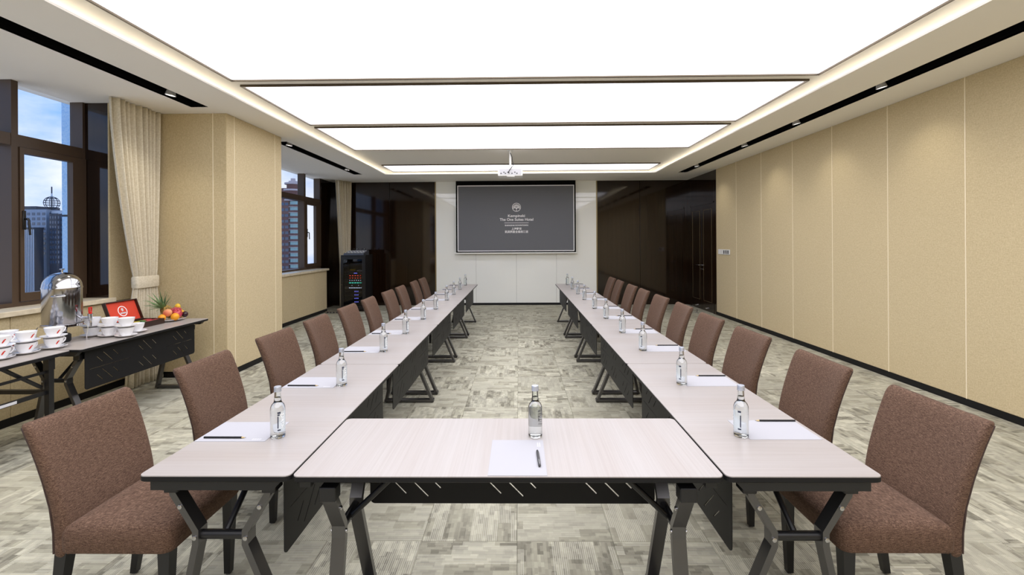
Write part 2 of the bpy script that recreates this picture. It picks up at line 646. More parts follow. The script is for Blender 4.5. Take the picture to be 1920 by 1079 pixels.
# the double door
door = thing('door_1', 'dark lacquered double door with brass inlay lines', 'door', (XR - 0.005, 10.815, 0))
door['kind'] = 'structure'
for s in (-1, 1):
    y0, y1 = (0.004, 0.66) if s > 0 else (-0.66, -0.004)
    leaf = part('door_leaf', MB().rbox(-0.006, 0.03, y0, y1, 0.006, 2.40, 0.003), 'door_wood', door)
    i = 0.10
    frame = MB()
    for (a, b, c, d) in ((y0 + i, y1 - i, 0.22, 0.228), (y0 + i, y1 - i, 2.27, 2.278), (y0 + i, y0 + i + 0.008, 0.22, 2.278), (y1 - i - 0.008, y1 - i, 0.22, 2.278)):
        frame.box(-0.009, 0.0, a, b, c, d)
    part('inlay_border', frame, 'inlay', leaf)
    yh = s * 0.055
    h = MB().lathe([(0.0, 0), (0.024, 0), (0.024, 0.008), (0.0, 0.008)], 16)
    h.v = [(-0.006 - z, yh + x, 1.02 + y) for x, y, z in h.v]
    hd = part('handle_rose', h, 'chrome', leaf, 40)
    part('lever', MB().tube([(-0.012, yh, 1.02), (-0.055, yh, 1.02), (-0.06, yh + s * 0.02, 1.02), (-0.06, yh + s * 0.12, 1.02)], 0.009), 'chrome', hd, 50)
    k = MB().lathe([(0.0, 0), (0.016, 0), (0.016, 0.01), (0.0, 0.01)], 14)
    k.v = [(-0.006 - z, yh + x, 0.93 + y) for x, y, z in k.v]
    part('lock', k, 'chrome', leaf, 40)
    st = MB().lathe([(0.0, 0), (0.02, 0), (0.016, 0.035), (0.0, 0.035)], 12)
    st.v = [(-0.006 - z, s * 0.30 + x, 0.07 + y) for x, y, z in st.v]
    part('door_stop', st, 'chrome', leaf, 40)
part('door_frame', MB().box(-0.012, 0.03, 0.66, 0.69, 0, 2.43).box(-0.012, 0.03, -0.69, -0.66, 0, 2.43).box(-0.012, 0.03, -0.69, 0.69, 2.40, 2.43), 'wood', door)
fs = thing('floor_door_stop', 'small chrome door stop standing on the carpet by the dark double door', 'door stop', (3.92, 10.25, 0))
part('base', MB().lathe([(0.0, 0), (0.035, 0), (0.035, 0.008), (0.0, 0.012)], 16), 'chrome', fs, 40)
part('post', MB().lathe([(0.014, 0.008), (0.014, 0.05), (0.02, 0.055), (0.02, 0.075), (0.0, 0.08)], 14), 'chrome', fs, 40)

# wall plate
sw = thing('switch_plate', 'white wall plate with three dark switches beside the double door', 'switch', (XR - 0.012, 9.63, 1.345))
part('plate', MB().rbox(-0.012, 0, -0.27, 0.27, -0.052, 0.052, 0.004), 'plastic_white', sw)
for y in (0.0, -0.09, -0.18):
    part('switch', MB().rbox(-0.018, -0.01, y - 0.035, y + 0.0, -0.035, 0.035, 0.002), 'plastic_dark', sw)

# ------------------------------------------------------------------ far wall
wall_f = struct('wall_far', MB().box(-5.0, XR + 0.3, YF + 0.03, YF + 0.3, 0, 3.6), 'black')
for a, b in ((-4.9, -3.184), (-3.184, -2.045)):
    part('wood_panel', MB().rbox(a + 0.002, b - 0.002, YF, YF + 0.03, 0, ZC, 0.003), 'wood', wall_f)
for a, b in ((2.015, 3.073), (3.073, XR)):
    part('wood_panel', MB().rbox(a + 0.002, b - 0.002, YF, YF + 0.03, 0, ZC, 0.003), 'wood', wall_f)
gx = [-2.02, -1.02, -0.01, 0.99, 1.99]
for a, b in zip(gx, gx[1:]):
    part('glass_panel', MB().rbox(a + 0.0015, b - 0.0015, YF + 0.004, YF + 0.03, 0.05, ZC, 0.002), 'back_glass', wall_f)
for x in (-2.045, 1.99):
    part('edge_trim', MB().box(x, x + 0.025, YF - 0.004, YF + 0.03, 0, ZC), 'inlay', wall_f)
struct('baseboard_far', MB().rbox(-2.02, 1.99, YF - 0.008, YF + 0.03, 0, 0.055, 0.003), 'black')
struct('wall_back', MB().box(-5.0, XR + 0.3, YB - 0.3, YB, 0, 3.6), 'wallfab')

# ------------------------------------------------------------------ left wall, pier and window bays
wall_l = struct('wall_left', MB().box(XL - 0.30, XL - 0.012, YB, -4.5, 0, 3.6)          # solid stretch behind the camera
                .box(XL - 0.30, XL - 0.012, -4.5, 5.43, 0, 0.945)                        # under window 1
                .box(XL - 0.30, XL - 0.012, 5.005, 5.43, 0.945, 3.6)
                .box(XL - 0.30, XL - 0.012, 6.70, 10.69, 0, 0.945)                      # under window 2
                .box(XW - 0.16, XW - 0.004, 10.985, YF, 0, 3.6)
                .box(XW - 0.16, XW - 0.004, 10.69, 10.985, 0, 0.94)
                .box(XL - 0.45, XL - 0.012, 5.43, 6.76, 0, 3.6)
                .box(XL - 0.45, XL - 0.012, -4.5, 5.43, 3.11, 3.6).box(XL - 0.45, XL - 0.012, 6.7, YF, 3.11, 3.6), 'black')
lows = [-4.5, -3.5, -2.5, -1.5, -0.5, 0.4, 1.3, 2.20, 3.10, 4.0, 4.928, 5.425]
for a, b in zip(lows, lows[1:]):
    part('fabric_panel', MB().rbox(XL - 0.02, XL, a + 0.002, b - 0.002, 0.07, 0.945, 0.004), 'wallfab', wall_l)
part('fabric_panel', MB().rbox(XL - 0.02, XL, 4.99, 5.425, 0.95, ZC, 0.004), 'wallfab', wall_l)
part('fabric_panel', MB().rbox(XL - 0.02, XL, YB, -4.502, 0.07, ZC, 0.004), 'wallfab', wall_l)
for a, b in ((6.72, 8.67), (8.67, 9.362), (9.362, 10.051), (10.051, 10.70)):
    part('fabric_panel', MB().rbox(XL - 0.02, XL, a + 0.003, b - 0.003, 0.07, 0.945, 0.006, 2), 'wallfab', wall_l)
part('wood_panel', MB().rbox(XL - 0.27, XL - 0.001, 4.992, 5.004, 0.99, ZC, 0.002), 'wood', wall_l)
part('wood_panel', MB().rbox(XW - 0.006, XW + 0.012, 10.99, YF, 0, ZC, 0.002), 'wood', wall_l)
part('wood_panel', MB().rbox(XW - 0.006, XL - 0.02, 10.692, 10.702, 0, 0.94, 0.002), 'wood', wall_l)
struct('baseboard_left', MB().rbox(XL - 0.02, XL + 0.004, YB, 5.425, 0, 0.07, 0.002).rbox(XL - 0.02, XL + 0.004, 6.72, 10.70, 0, 0.07, 0.002), 'black')

pier = struct('wall_pier', MB().box(XL, -3.375, 5.445, 6.685, 0, 3.2), 'black')
for a, b in ((XL, -3.521), (-3.521, -3.36)):
    part('fabric_panel', MB().rbox(a + 0.003, b - 0.002, 5.43, 5.447, 0.07, ZC, 0.006, 2), 'wallfab', pier)
part('seam_highlight', MB().box(-3.526, -3.517, 5.428, 5.447, 0.07, ZC), 'painted_highlight', pier)  # painted bevel highlight along the pier seam
for a, b in ((5.43, 5.579), (5.579, 6.517), (6.517, 6.70)):
    part('fabric_panel', MB().rbox(-3.377, -3.36, a + 0.002, b - 0.002, 0.07, ZC, 0.006, 2), 'wallfab', pier)
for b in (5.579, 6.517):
    part('seam_highlight', MB().box(-3.377, -3.358, b - 0.0045, b + 0.0045, 0.07, ZC), 'painted_highlight', pier)  # same painted highlight on the pier's room face
part('fabric_panel', MB().rbox(XL, -3.362, 6.683, 6.70, 0.07, ZC, 0.006, 2), 'wallfab', pier)
struct('baseboard_pier', MB().rbox(XL, -3.366, 5.436, 6.694, 0, 0.07, 0.002), 'black')


def window(name, label, y0, y1, mull, casements):
    """frame bars, panes and casements between y0 and y1; the glass lies 0.12 outside the frame's inner face"""
    xi, xo = XW, XW - 0.14
    w = thing(name, label, 'window')
    w['kind'] = 'structure'
    edges = [y0] + [m for ab in mull for m in ab] + [y1]
    bays = [(edges[i], edges[i + 1]) for i in range(0, len(edges), 2)]
    part('frame_rail', MB().box(xo, xi, y0, y1, 0.945, 1.03), 'window_frame', w)
    part('transom', MB().box(xo + 0.003, xi - 0.004, y0, y1, 2.49, 2.60), 'window_frame', w)
    part('frame_rail', MB().box(xo, xi, y0, y1, 3.10, 3.2), 'window_frame', w)
    for a, b in mull:
        part('mullion', MB().box(xo, xi, a, b, 1.03, 3.10), 'window_frame', w)
    part('jamb', MB().box(xo + 0.001, xi - 0.002, y1 - 0.03, y1, 1.03, 3.10), 'window_frame', w)
    part('jamb', MB().box(xo + 0.001, xi - 0.002, y0, y0 + 0.04, 1.03, 3.10), 'window_frame', w)
    for i, (a, b) in enumerate(bays):
        part('pane', MB().box(xo + 0.018, xo + 0.024, a, b, 2.60, 3.10), 'pane', w)
        if i in casements:
            ga, gb = casements[i]
            c = part('casement', MB().box(xi - 0.05, xi + 0.012, a + 0.004, ga, 1.035, 2.485).box(xi - 0.05, xi + 0.012, gb, b - 0.004, 1.035, 2.485)
                     .box(xi - 0.05, xi + 0.012, ga, gb, 1.035, 1.115).box(xi - 0.05, xi + 0.012, ga, gb, 2.43, 2.485), 'window_frame', w)
            part('casement_pane', MB().box(xi - 0.030, xi - 0.024, ga, gb, 1.115, 2.43), 'pane', c)
            hz = 1.72
            part('casement_handle', MB().rbox(xi + 0.012, xi + 0.022, a + 0.02, a + 0.05, hz - 0.01, hz + 0.17, 0.003)
                 .tube([(xi + 0.02, a + 0.035, hz + 0.09), (xi + 0.05, a + 0.035, hz + 0.09), (xi + 0.056, a + 0.04, hz + 0.08), (xi + 0.056, a + 0.05, hz - 0.06)], 0.010), 'black_metal', c, 40)
        else:
            part('pane', MB().box(xo + 0.018, xo + 0.024, a, b, 1.03, 2.49), 'pane', w)
    return w


window('window_1', 'tall brown framed window behind the coffee table', -4.5, 4.99,
       [(-2.9, -2.82), (-1.1, -1.02), (0.7, 0.78), (2.5, 2.58), (4.25, 4.31)], {5: (4.352, 4.835)})
window('window_2', 'dark framed window between the fabric pier and the equipment rack', 6.76, 10.985,
       [(8.15, 8.23), (10.14, 10.22)], {2: (10.27, 10.72)})
for nm, a, b in (('window_sill_1', -4.5, 5.02), ('window_sill_2', 6.70, 10.73)):
    o = part(nm, MB().rbox(XW - 0.0, XL + 0.045, a, b, 0.947, 0.993, 0.004), 'stone_sill')
    o['kind'] = 'structure'

# ------------------------------------------------------------------ ceiling: soffit with slots, cove and raised tray
slots = [(-3.60, -3.405, YB + 0.2, 5.18), (-3.60, -3.42, 6.97, 10.37), (3.585, 3.775, YB + 0.2, 10.43)]
rect = lambda a, b, c, d: [(a, c), (b, c), (b, d), (a, d)]
me = flat_with_holes('ceiling', rect(-4.85, XR + 0.25, YB - 0.2, YF + 0.2), [rect(*s) for s in slots] + [rect(LIPX0, LIPX1, -5.6, LIPY)], 0.016)
ceiling = link('ceiling', me, 'paint', None, (0, 0, ZC + 0.008))
ceiling['kind'] = 'structure'
OZ = -(ZC + 0.008)
tray = part('ceiling_tray', MB().box(-3.25, 3.42, YB, 11.25, ZT, ZT + 0.02), 'paint', ceiling, loc=(0, 0, OZ))
cs = MB().box(-3.25, -3.23, YB, 11.25, ZC + 0.016, ZT).box(3.40, 3.42, YB, 11.25, ZC + 0.016, ZT).box(-3.23, 3.40, 11.23, 11.25, ZC + 0.016, ZT)
part('cove_back', cs, 'paint', ceiling, loc=(0, 0, OZ))
for a, b, c, d in slots:
    sm = MB().box(a - 0.006, a, c, d, ZC + 0.001, ZC + 0.18).box(b, b + 0.006, c, d, ZC + 0.001, ZC + 0.18)
    sm.box(a, b, d, d + 0.006, ZC + 0.001, ZC + 0.18).box(a, b, c - 0.006, c, ZC + 0.001, ZC + 0.18).box(a, b, c, d, ZC + 0.17, ZC + 0.18)
    part('light_slot', sm, 'screen_black', ceiling, loc=(0, 0, OZ))
part('roof_slab', MB().box(-4.9, XR + 0.3, YB - 0.3, YF + 0.3, 3.55, 3.6), 'black', ceiling, loc=(0, 0, OZ))
cl = thing('cove_light', 'warm strip light hidden in the cove around the raised ceiling', 'light', (0, 0, ZC + 0.018))
for (a, b, c, d) in ((-3.13, -3.11, -5.5, 10.95), (3.29, 3.31, -5.5, 10.95), (-3.0, 3.2, 11.0, 11.02)):
    part('light_strip', MB().box(a, b, c, d, 0, 0.008), 'cove_light', cl)

PAN = [(-5.3, 4.62, 'largest lit ceiling panel, closest above the tables'), (4.765, 6.37, 'second lit ceiling panel from the camera'),
       (6.51, 8.125, 'third lit ceiling panel, just before the projector pole'), (9.72, 10.60, 'narrow lit ceiling panel above the projection screen')]
for y0, y1, lab in PAN:
    L = thing('ceiling_light_panel', lab, 'ceiling light', (0.095, (y0 + y1) / 2, ZT), 0, 'lit panels in the raised ceiling')
    hx, hy = 2.895, (y1 - y0) / 2
    part('diffuser', MB().box(-hx + 0.02, hx - 0.02, -hy + 0.02, hy - 0.02, -0.008, -0.002), 'panel_light', L)
    for bx in ((-hx, -hx + 0.02, -hy, hy), (hx - 0.02, hx, -hy, hy), (-hx + 0.02, hx - 0.02, -hy, -hy + 0.02), (-hx + 0.02, hx - 0.02, hy - 0.02, hy)):
        part('trim_bar', MB().box(*bx, -0.022, 0.0), 'bronze', L)


def downlight(x, y, tilt, lab, watt=None):
    d = thing('spot_lamp', lab, 'spot light', (x, y, ZC + 0.062), 0, 'spot lamps recessed in the dark ceiling slots')
    can = MB().lathe([(0.026, 0.05), (0.03, 0.03), (0.048, -0.045), (0.05, -0.05), (0.044, -0.05), (0.03, 0.0), (0.028, 0.02)], 18)
    c = part('lamp_can', can, 'plastic_white', d, 40, rot=(0, tilt, 0))
    part('lamp_lens', MB().lathe([(0.0, -0.012), (0.036, -0.012), (0.036, -0.008), (0.0, -0.008)], 16), 'lamp', c)
    part('yoke', MB().tube([(0, -0.05, 0.02), (0, -0.052, 0.07), (0, 0.052, 0.07), (0, 0.05, 0.02)], 0.004, 6), 'black_metal', d)
    ld = bpy.data.lights.new('spot_beam', 'SPOT')
    ld.energy = watt or SPOT_W
    ld.spot_size = radians(95)
    ld.spot_blend = 1.0
    ld.shadow_soft_size = 0.03
    ld.color = (1.0, 0.93, 0.82)
    lo = bpy.data.objects.new('spot_beam', ld)
    COL.objects.link(lo)
    lo.parent = c
    lo.location = (0, 0, -0.056)


ordn = ['first', 'second', 'third', 'fourth', 'fifth', 'sixth', 'seventh', 'eighth', 'ninth', 'tenth']
for i, y in enumerate((4.79, 6.24, 7.66, 9.70)):
    downlight(3.715, y, radians(-14), f'{ordn[i]} white spot lamp from the camera in the slot above the fabric wall')
for i, (y, w) in enumerate(((4.80, 'in the slot above the coffee table'), (7.31, 'just beyond the pier in the slot above the far window'), (9.80, 'close to the rack in the slot above the far window'))):
    downlight(-3.54, y, radians(10), 'white spot lamp ' + w, 30.0 if y < 5 else None)
downlight(-3.54, 2.95, radians(4), 'added white spot lamp out of view, brightening the stacked cups from the window side slot', 110.0)  # extra lamp out of view, added to brighten the coffee tables
downlight(3.715, 3.3, radians(-14), 'white spot lamp above the near end of the fabric wall')

# ------------------------------------------------------------------ projection screen with lettering
scr = thing('projection_screen', 'lowered projection screen showing white hotel lettering on grey', 'screen', (-0.019, 11.60, 2.164))
hw, hh = 1.447, 0.819
part('fabric', MB().box(-hw - 0.035, hw + 0.035, 0.0, 0.006, -hh - 0.03, 0.93), 'screen_black', scr)
part('image_area', MB().box(-hw, hw, -0.004, 0.0, -hh, hh), 'screen_grey', scr)
for bx in ((-hw, hw, hh - 0.022, hh), (-hw, hw, -hh, -hh + 0.022), (-hw, -hw + 0.022, -hh + 0.022, hh - 0.022), (hw - 0.022, hw, -hh + 0.022, hh - 0.022)):
    part('border_line', MB().box(bx[0], bx[1], -0.006, -0.004, bx[2], bx[3]), 'screen_white', scr)
part('bottom_bar', MB().rbox(-hw - 0.07, hw + 0.07, -0.014, 0.016, -hh - 0.058, -hh - 0.028, 0.006, 2), 'plastic_white', scr)
TY = -0.006


def scr_text(body, size, z, width, offset=0.0012):
    me = text_mesh('lettering', body, size, 0.0006, offset=offset)
    xs = [v.co.x for v in me.vertices]
    k = width / (max(xs) - min(xs))
    m0 = (max(xs) + min(xs)) / 2
    for v in me.vertices:
        v.co.x = (v.co.x - m0) * k
    return tag(link('lettering', me, 'screen_text', scr, (0.018, TY, z - 2.164), (pi / 2, 0, 0)), kind='stuff')


scr_text('Kempinski', 0.088, 2.222, 0.42)
scr_text('The One Suites Hotel', 0.094, 2.130, 0.83)
part('rule', MB().box(-0.30 + 0.018, 0.30 + 0.018, TY, TY + 0.001, 2.044 - 2.164, 2.053 - 2.164), 'screen_text', scr)
scr_text('SHANGHAI DOWNTOWN', 0.045, 1.986, 0.575)
scr_text('上海静安', 0.062, 1.90, 0.25)
scr_text('凯宾斯基全套房酒店', 0.066, 1.824, 0.575)
EC = (0.018, 2.436 - 2.164)
ring = MB()
for k in range(40):
    a0, a1 = 2 * pi * k / 40, 2 * pi * (k + 1) / 40
    q = [(EC[0] + r * cos(a), EC[1] + r * sin(a)) for r, a in ((0.096, a0), (0.108, a0), (0.108, a1), (0.096, a1))]
    ring.prism(q, 1, TY, TY + 0.001)
emb = part('emblem_ring', ring, 'screen_text', scr)
for k in range(13):
    a = pi * (-0.05 + 1.1 * k / 12)
    r0, r1, w0, w1 = 0.030, 0.088 if k % 2 else 0.092, 0.003, 0.008
    d, n = Vector((cos(a), sin(a))), Vector((-sin(a), cos(a)))
    o = Vector((EC[0], EC[1] - 0.014))
    ray = MB().prism([o + d * r0 + n * w0, o + d * r1 + n * w1, o + d * r1 - n * w1, o + d * r0 - n * w0], 1, TY, TY + 0.001)
    part('emblem_ray', ray, 'screen_text', emb)
for s in (-1, 1):
    part('emblem_wing', MB().prism([(EC[0] + s * x, EC[1] + z) for x, z in ((0, -0.045), (0.05, -0.008), (0.042, 0.004), (0.02, -0.01), (0, 0.0))], 1, TY, TY + 0.001), 'screen_text', emb)
part('emblem_stem', MB().prism([(EC[0] - 0.008, EC[1] - 0.03), (EC[0] + 0.008, EC[1] - 0.03), (EC[0] + 0.004, EC[1] - 0.098), (EC[0] - 0.004, EC[1] - 0.098)], 1, TY, TY + 0.001), 'screen_text', emb)

# ------------------------------------------------------------------ projector
pj = thing('projector', 'white projector hanging on a pole from the ceiling', 'projector', (-0.09, 8.28, 2.785))
body = part('body', MB().rbox(-0.215, 0.215, -0.16, 0.16, -0.065, 0.075, 0.012, 2), 'plastic_white', pj)
part('port_panel', MB().rbox(-0.19, 0.19, -0.163, -0.158, -0.045, 0.055, 0.003), 'print_grey', body)
for i, x in enumerate((-0.16, -0.11, -0.085, -0.04, 0.03, 0.08, 0.115)):
    part('port', MB().rbox(x - 0.010, x + 0.010, -0.167, -0.16, -0.03 + 0.02 * (i % 2), -0.014 + 0.02 * (i % 2), 0.001), 'plastic_dark', body)
part('foot', MB().rbox(-0.06, 0.08, -0.15, 0.1, -0.078, -0.064, 0.003), 'plastic_white', pj)
part('lens', MB().lathe([(0.045, 0), (0.045, 0.03), (0.036, 0.03), (0.034, 0.012), (0.0, 0.012)], 18), 'plastic_dark', pj, 40, (0.08, 0.16, 0.01), (-pi / 2, 0, 0))
part('pole', MB().lathe([(0.02, 0.09), (0.02, ZT - 2.785)], 14), 'plastic_white', pj, 60)
part('mount_plate', MB().rbox(-0.09, 0.09, -0.09, 0.09, 0.074, 0.092, 0.004), 'plastic_white', pj)
part('ceiling_flange', MB().lathe([(0.06, ZT - 2.785 - 0.012), (0.06, ZT - 2.785)], 18), 'plastic_white', pj, 40)
part('cable', MB().tube([(0.0, -0.02, 0.36), (0.03, -0.06, 0.28), (0.035, -0.10, 0.2), (0.06, -0.15, 0.13), (0.01, -0.19, 0.06), (-0.03, -0.185, -0.0), (-0.02, -0.165, -0.02)], 0.007, 6), 'plastic_dark', pj, 60)

# ------------------------------------------------------------------ training tables
TW, TL, TH = 0.544, 1.524, 0.74


def slot(cx, cz, L, w=0.0055, flip=1):
    d, n = Vector((flip, -1)).normalized(), Vector((1, flip)).normalized()
    c = Vector((cx, cz))
    return [c + d * L / 2 + n * w / 2, c + d * L / 2 - n * w / 2, c - d * L / 2 - n * w / 2, c - d * L / 2 + n * w / 2]


def modesty_mesh(flip):
    holes = []
    for gx_ in (-0.43, 0.0, 0.43):
        for cz in (0.075, -0.075):
            holes.append(slot(gx_ - 0.075 * flip, cz - 0.012, 0.075, flip=flip))
            holes.append(slot(gx_, cz, 0.145, flip=flip))
            holes.append(slot(gx_ + 0.082 * flip, cz + 0.012, 0.075, flip=flip))
    holes.append([(-0.60, 0.0012), (-0.20, 0.0012), (-0.20, -0.0012), (-0.60, -0.0012)])
    holes.append([(0.20, 0.0012), (0.60, 0.0012), (0.60, -0.0012), (0.20, -0.0012)])
    return flat_with_holes('modesty_panel', rrect(0.642, 0.158, 0.022, 5), holes, 0.004)


def make_table():
    t = thing('training_table', 'x', 'table')
    outer = rrect(TW / 2, TL / 2, 0.022, 5)
    part('tabletop', MB().loft([[(x, y, TH - 0.004) for x, y in outer], [(x, y, TH - 0.0008) for x, y in outer],
                                [(x * 0.998, y * 0.9993, TH) for x, y in outer]]), 'laminate', t)
    part('edge_band', MB().loft([[(x * 0.985, y * 0.995, TH - 0.024) for x, y in outer], [(x * 1.002, y * 1.0008, TH - 0.020) for x, y in outer], [(x * 1.002, y * 1.0008, TH - 0.004) for x, y in outer]]), 'black', t)
    for s in (-1, 1):
        part('end_beam', MB().prism([(-0.236, TH - 0.024), (-0.236, 0.682), (0.205, 0.682), (0.238, TH - 0.024)], 1, s * (TL / 2 - 0.012), s * (TL / 2 - 0.052)), 'black_metal', t)
        part('side_rail', MB().box(s * 0.14 - 0.02, s * 0.14 + 0.02, -TL / 2 + 0.052, TL / 2 - 0.052, 0.69, TH - 0.024), 'black_metal', t)
    mp = link('modesty_panel', modesty_mesh(-1), 'black', t, (TW / 2 - 0.075, -0.01, 0.543), (pi / 2, 0, pi / 2))
    for y in (-0.45, 0.45):
        part('panel_bracket', MB().box(TW / 2 - 0.105, TW / 2 - 0.078, y - 0.02, y + 0.02, 0.655, TH - 0.024), 'black_metal', t)
    xo = -0.035
    for s in (-1, 1):
        yl = s * (TL / 2 - 0.115)
        y0, y1 = yl - 0.026, yl + 0.026
        for q in (-1, 1):
            lg = part('leg', MB().bar([(xo + q * 0.188, 0.668), (xo + q * 0.178, 0.625), (xo + q * 0.094, 0.487), (xo + q * 0.094, 0.437), (0.010 + q * 0.228, 0.012)], 0.024, 1, y0, y1), 'gunmetal', t)
            part('bracket', MB().rbox(xo + q * 0.185 - 0.026, xo + q * 0.185 + 0.026, yl - 0.03, yl + 0.03, 0.632, 0.684, 0.003), 'black_metal', lg)
            for (bx, bz) in ((xo + q * 0.150, 0.579), (xo + q * 0.096, 0.462)):
                for e in (-1, 1):
                    b = MB().lathe([(0.0, 0.0), (0.0085, 0), (0.0085, 0.004), (0.004, 0.006), (0.0, 0.0062)], 10)
                    b.v = [(bx + u, yl + e * (0.026 + w_), bz + v_) for u, v_, w_ in b.v]
                    part('bolt', b, 'steel', lg, 40)
            part('foot_glide', MB().lathe([(0.014, 0), (0.014, 0.008)], 10), 'rubber', lg, 40, (0.010 + q * 0.222, yl, 0.0))
        part('base_bar', MB().rbox(0.010 - 0.242, 0.010 + 0.242, y0, y1, 0.008, 0.034, 0.003), 'gunmetal', t)
        part('crossbar', MB().tube([(xo - 0.085, yl, 0.462), (xo + 0.085, yl, 0.462)], 0.017, 12), 'black_metal', t, 40)
        part('brace', MB().tube([(xo, yl - s * 0.01, 0.462), (xo + 0.02, yl - s * 0.27, 0.70)], 0.012, 10), 'black_metal', t, 40)
    return t


Y0 = 1.647
table = make_table()
note_kids()
st = []
rowgrp = 'pale training tables set in a U'
for k in range(5):
    nth = ['closest to the camera', 'second from the camera', 'third from the camera', 'fourth from the camera', 'at the screen end'][k]
    y = Y0 + 1.53 * (k + 0.5)
    place(table, st, (-0.771 - TW / 2, y, 0), 0, f'pale training table on the window side, {nth}', rowgrp)
    place(table, st, (0.771 + TW / 2, y, 0), pi, f'pale training table on the fabric wall side, {nth}', rowgrp)
place(table, st, (0, Y0 + TW / 2, 0), pi / 2, 'pale training table standing crosswise between the two rows', rowgrp)
buffet = place(table, st, (-3.40 - TW / 2, 4.40, 0), 0, 'coffee table with black slotted front carrying the steel urn and fruit', 'coffee tables under the window')
front_panel = modesty_mesh(1)
front_panel.materials.append(MT['black'])
for ch in buffet.children:
    if ch.name.startswith('modesty_panel'):
        ch.data = front_panel

# plainer folding table continuing the coffee station
ft = thing('folding_table', 'coffee table with straight black legs carrying stacked cups', 'table', (-3.46 - 0.28, 2.86, 0), 0.0)
tag(ft, group='coffee tables under the window')
part('tabletop', MB().loft([[(x, y, z) for x, y in rrect(0.28, 0.755, 0.02, 4)] for z in (TH - 0.004, TH)]), 'laminate', ft)
part('edge_band', MB().loft([[(x * 1.003, y * 1.001, z) for x, y in rrect(0.28, 0.755, 0.02, 4)] for z in (TH - 0.028, TH - 0.004)]), 'black', ft)
for sy in (-1, 1):
    yl = sy * 0.63
    for sx in (-1, 1):
        lg = part('leg', MB().box(sx * 0.235 - 0.018, sx * 0.235 + 0.018, yl - 0.02, yl + 0.02, 0.01, TH - 0.028), 'black_metal', ft)
        part('leg_collar', MB().box(sx * 0.235 - 0.022, sx * 0.235 + 0.022, yl - 0.024, yl + 0.024, 0.62, TH - 0.028), 'black_metal', lg)
        part('foot_cap', MB().box(sx * 0.235 - 0.021, sx * 0.235 + 0.021, yl - 0.023, yl + 0.023, 0.0, 0.03), 'rubber', lg)
        part('brace', MB().tube([(sx * 0.2, yl - sy * 0.03, 0.50), (sx * 0.2, yl - sy * 0.30, TH - 0.03)], 0.014, 8), 'black_metal', ft, 40)
    part('end_rail', MB().box(-0.217, 0.217, yl - 0.014, yl + 0.014, 0.44, 0.47), 'black_metal', ft)
for z in (0.44, 0.60):
    part('long_rail', MB().box(0.22, 0.235, -0.62, 0.62, z, z + 0.03 if z < 0.5 else z + 0.018), 'black_metal', ft)
part('maker_plate', MB().rbox(0.235, 0.238, 0.28, 0.40, 0.444, 0.464, 0.001), 'print_grey', ft)

# ------------------------------------------------------------------ chairs


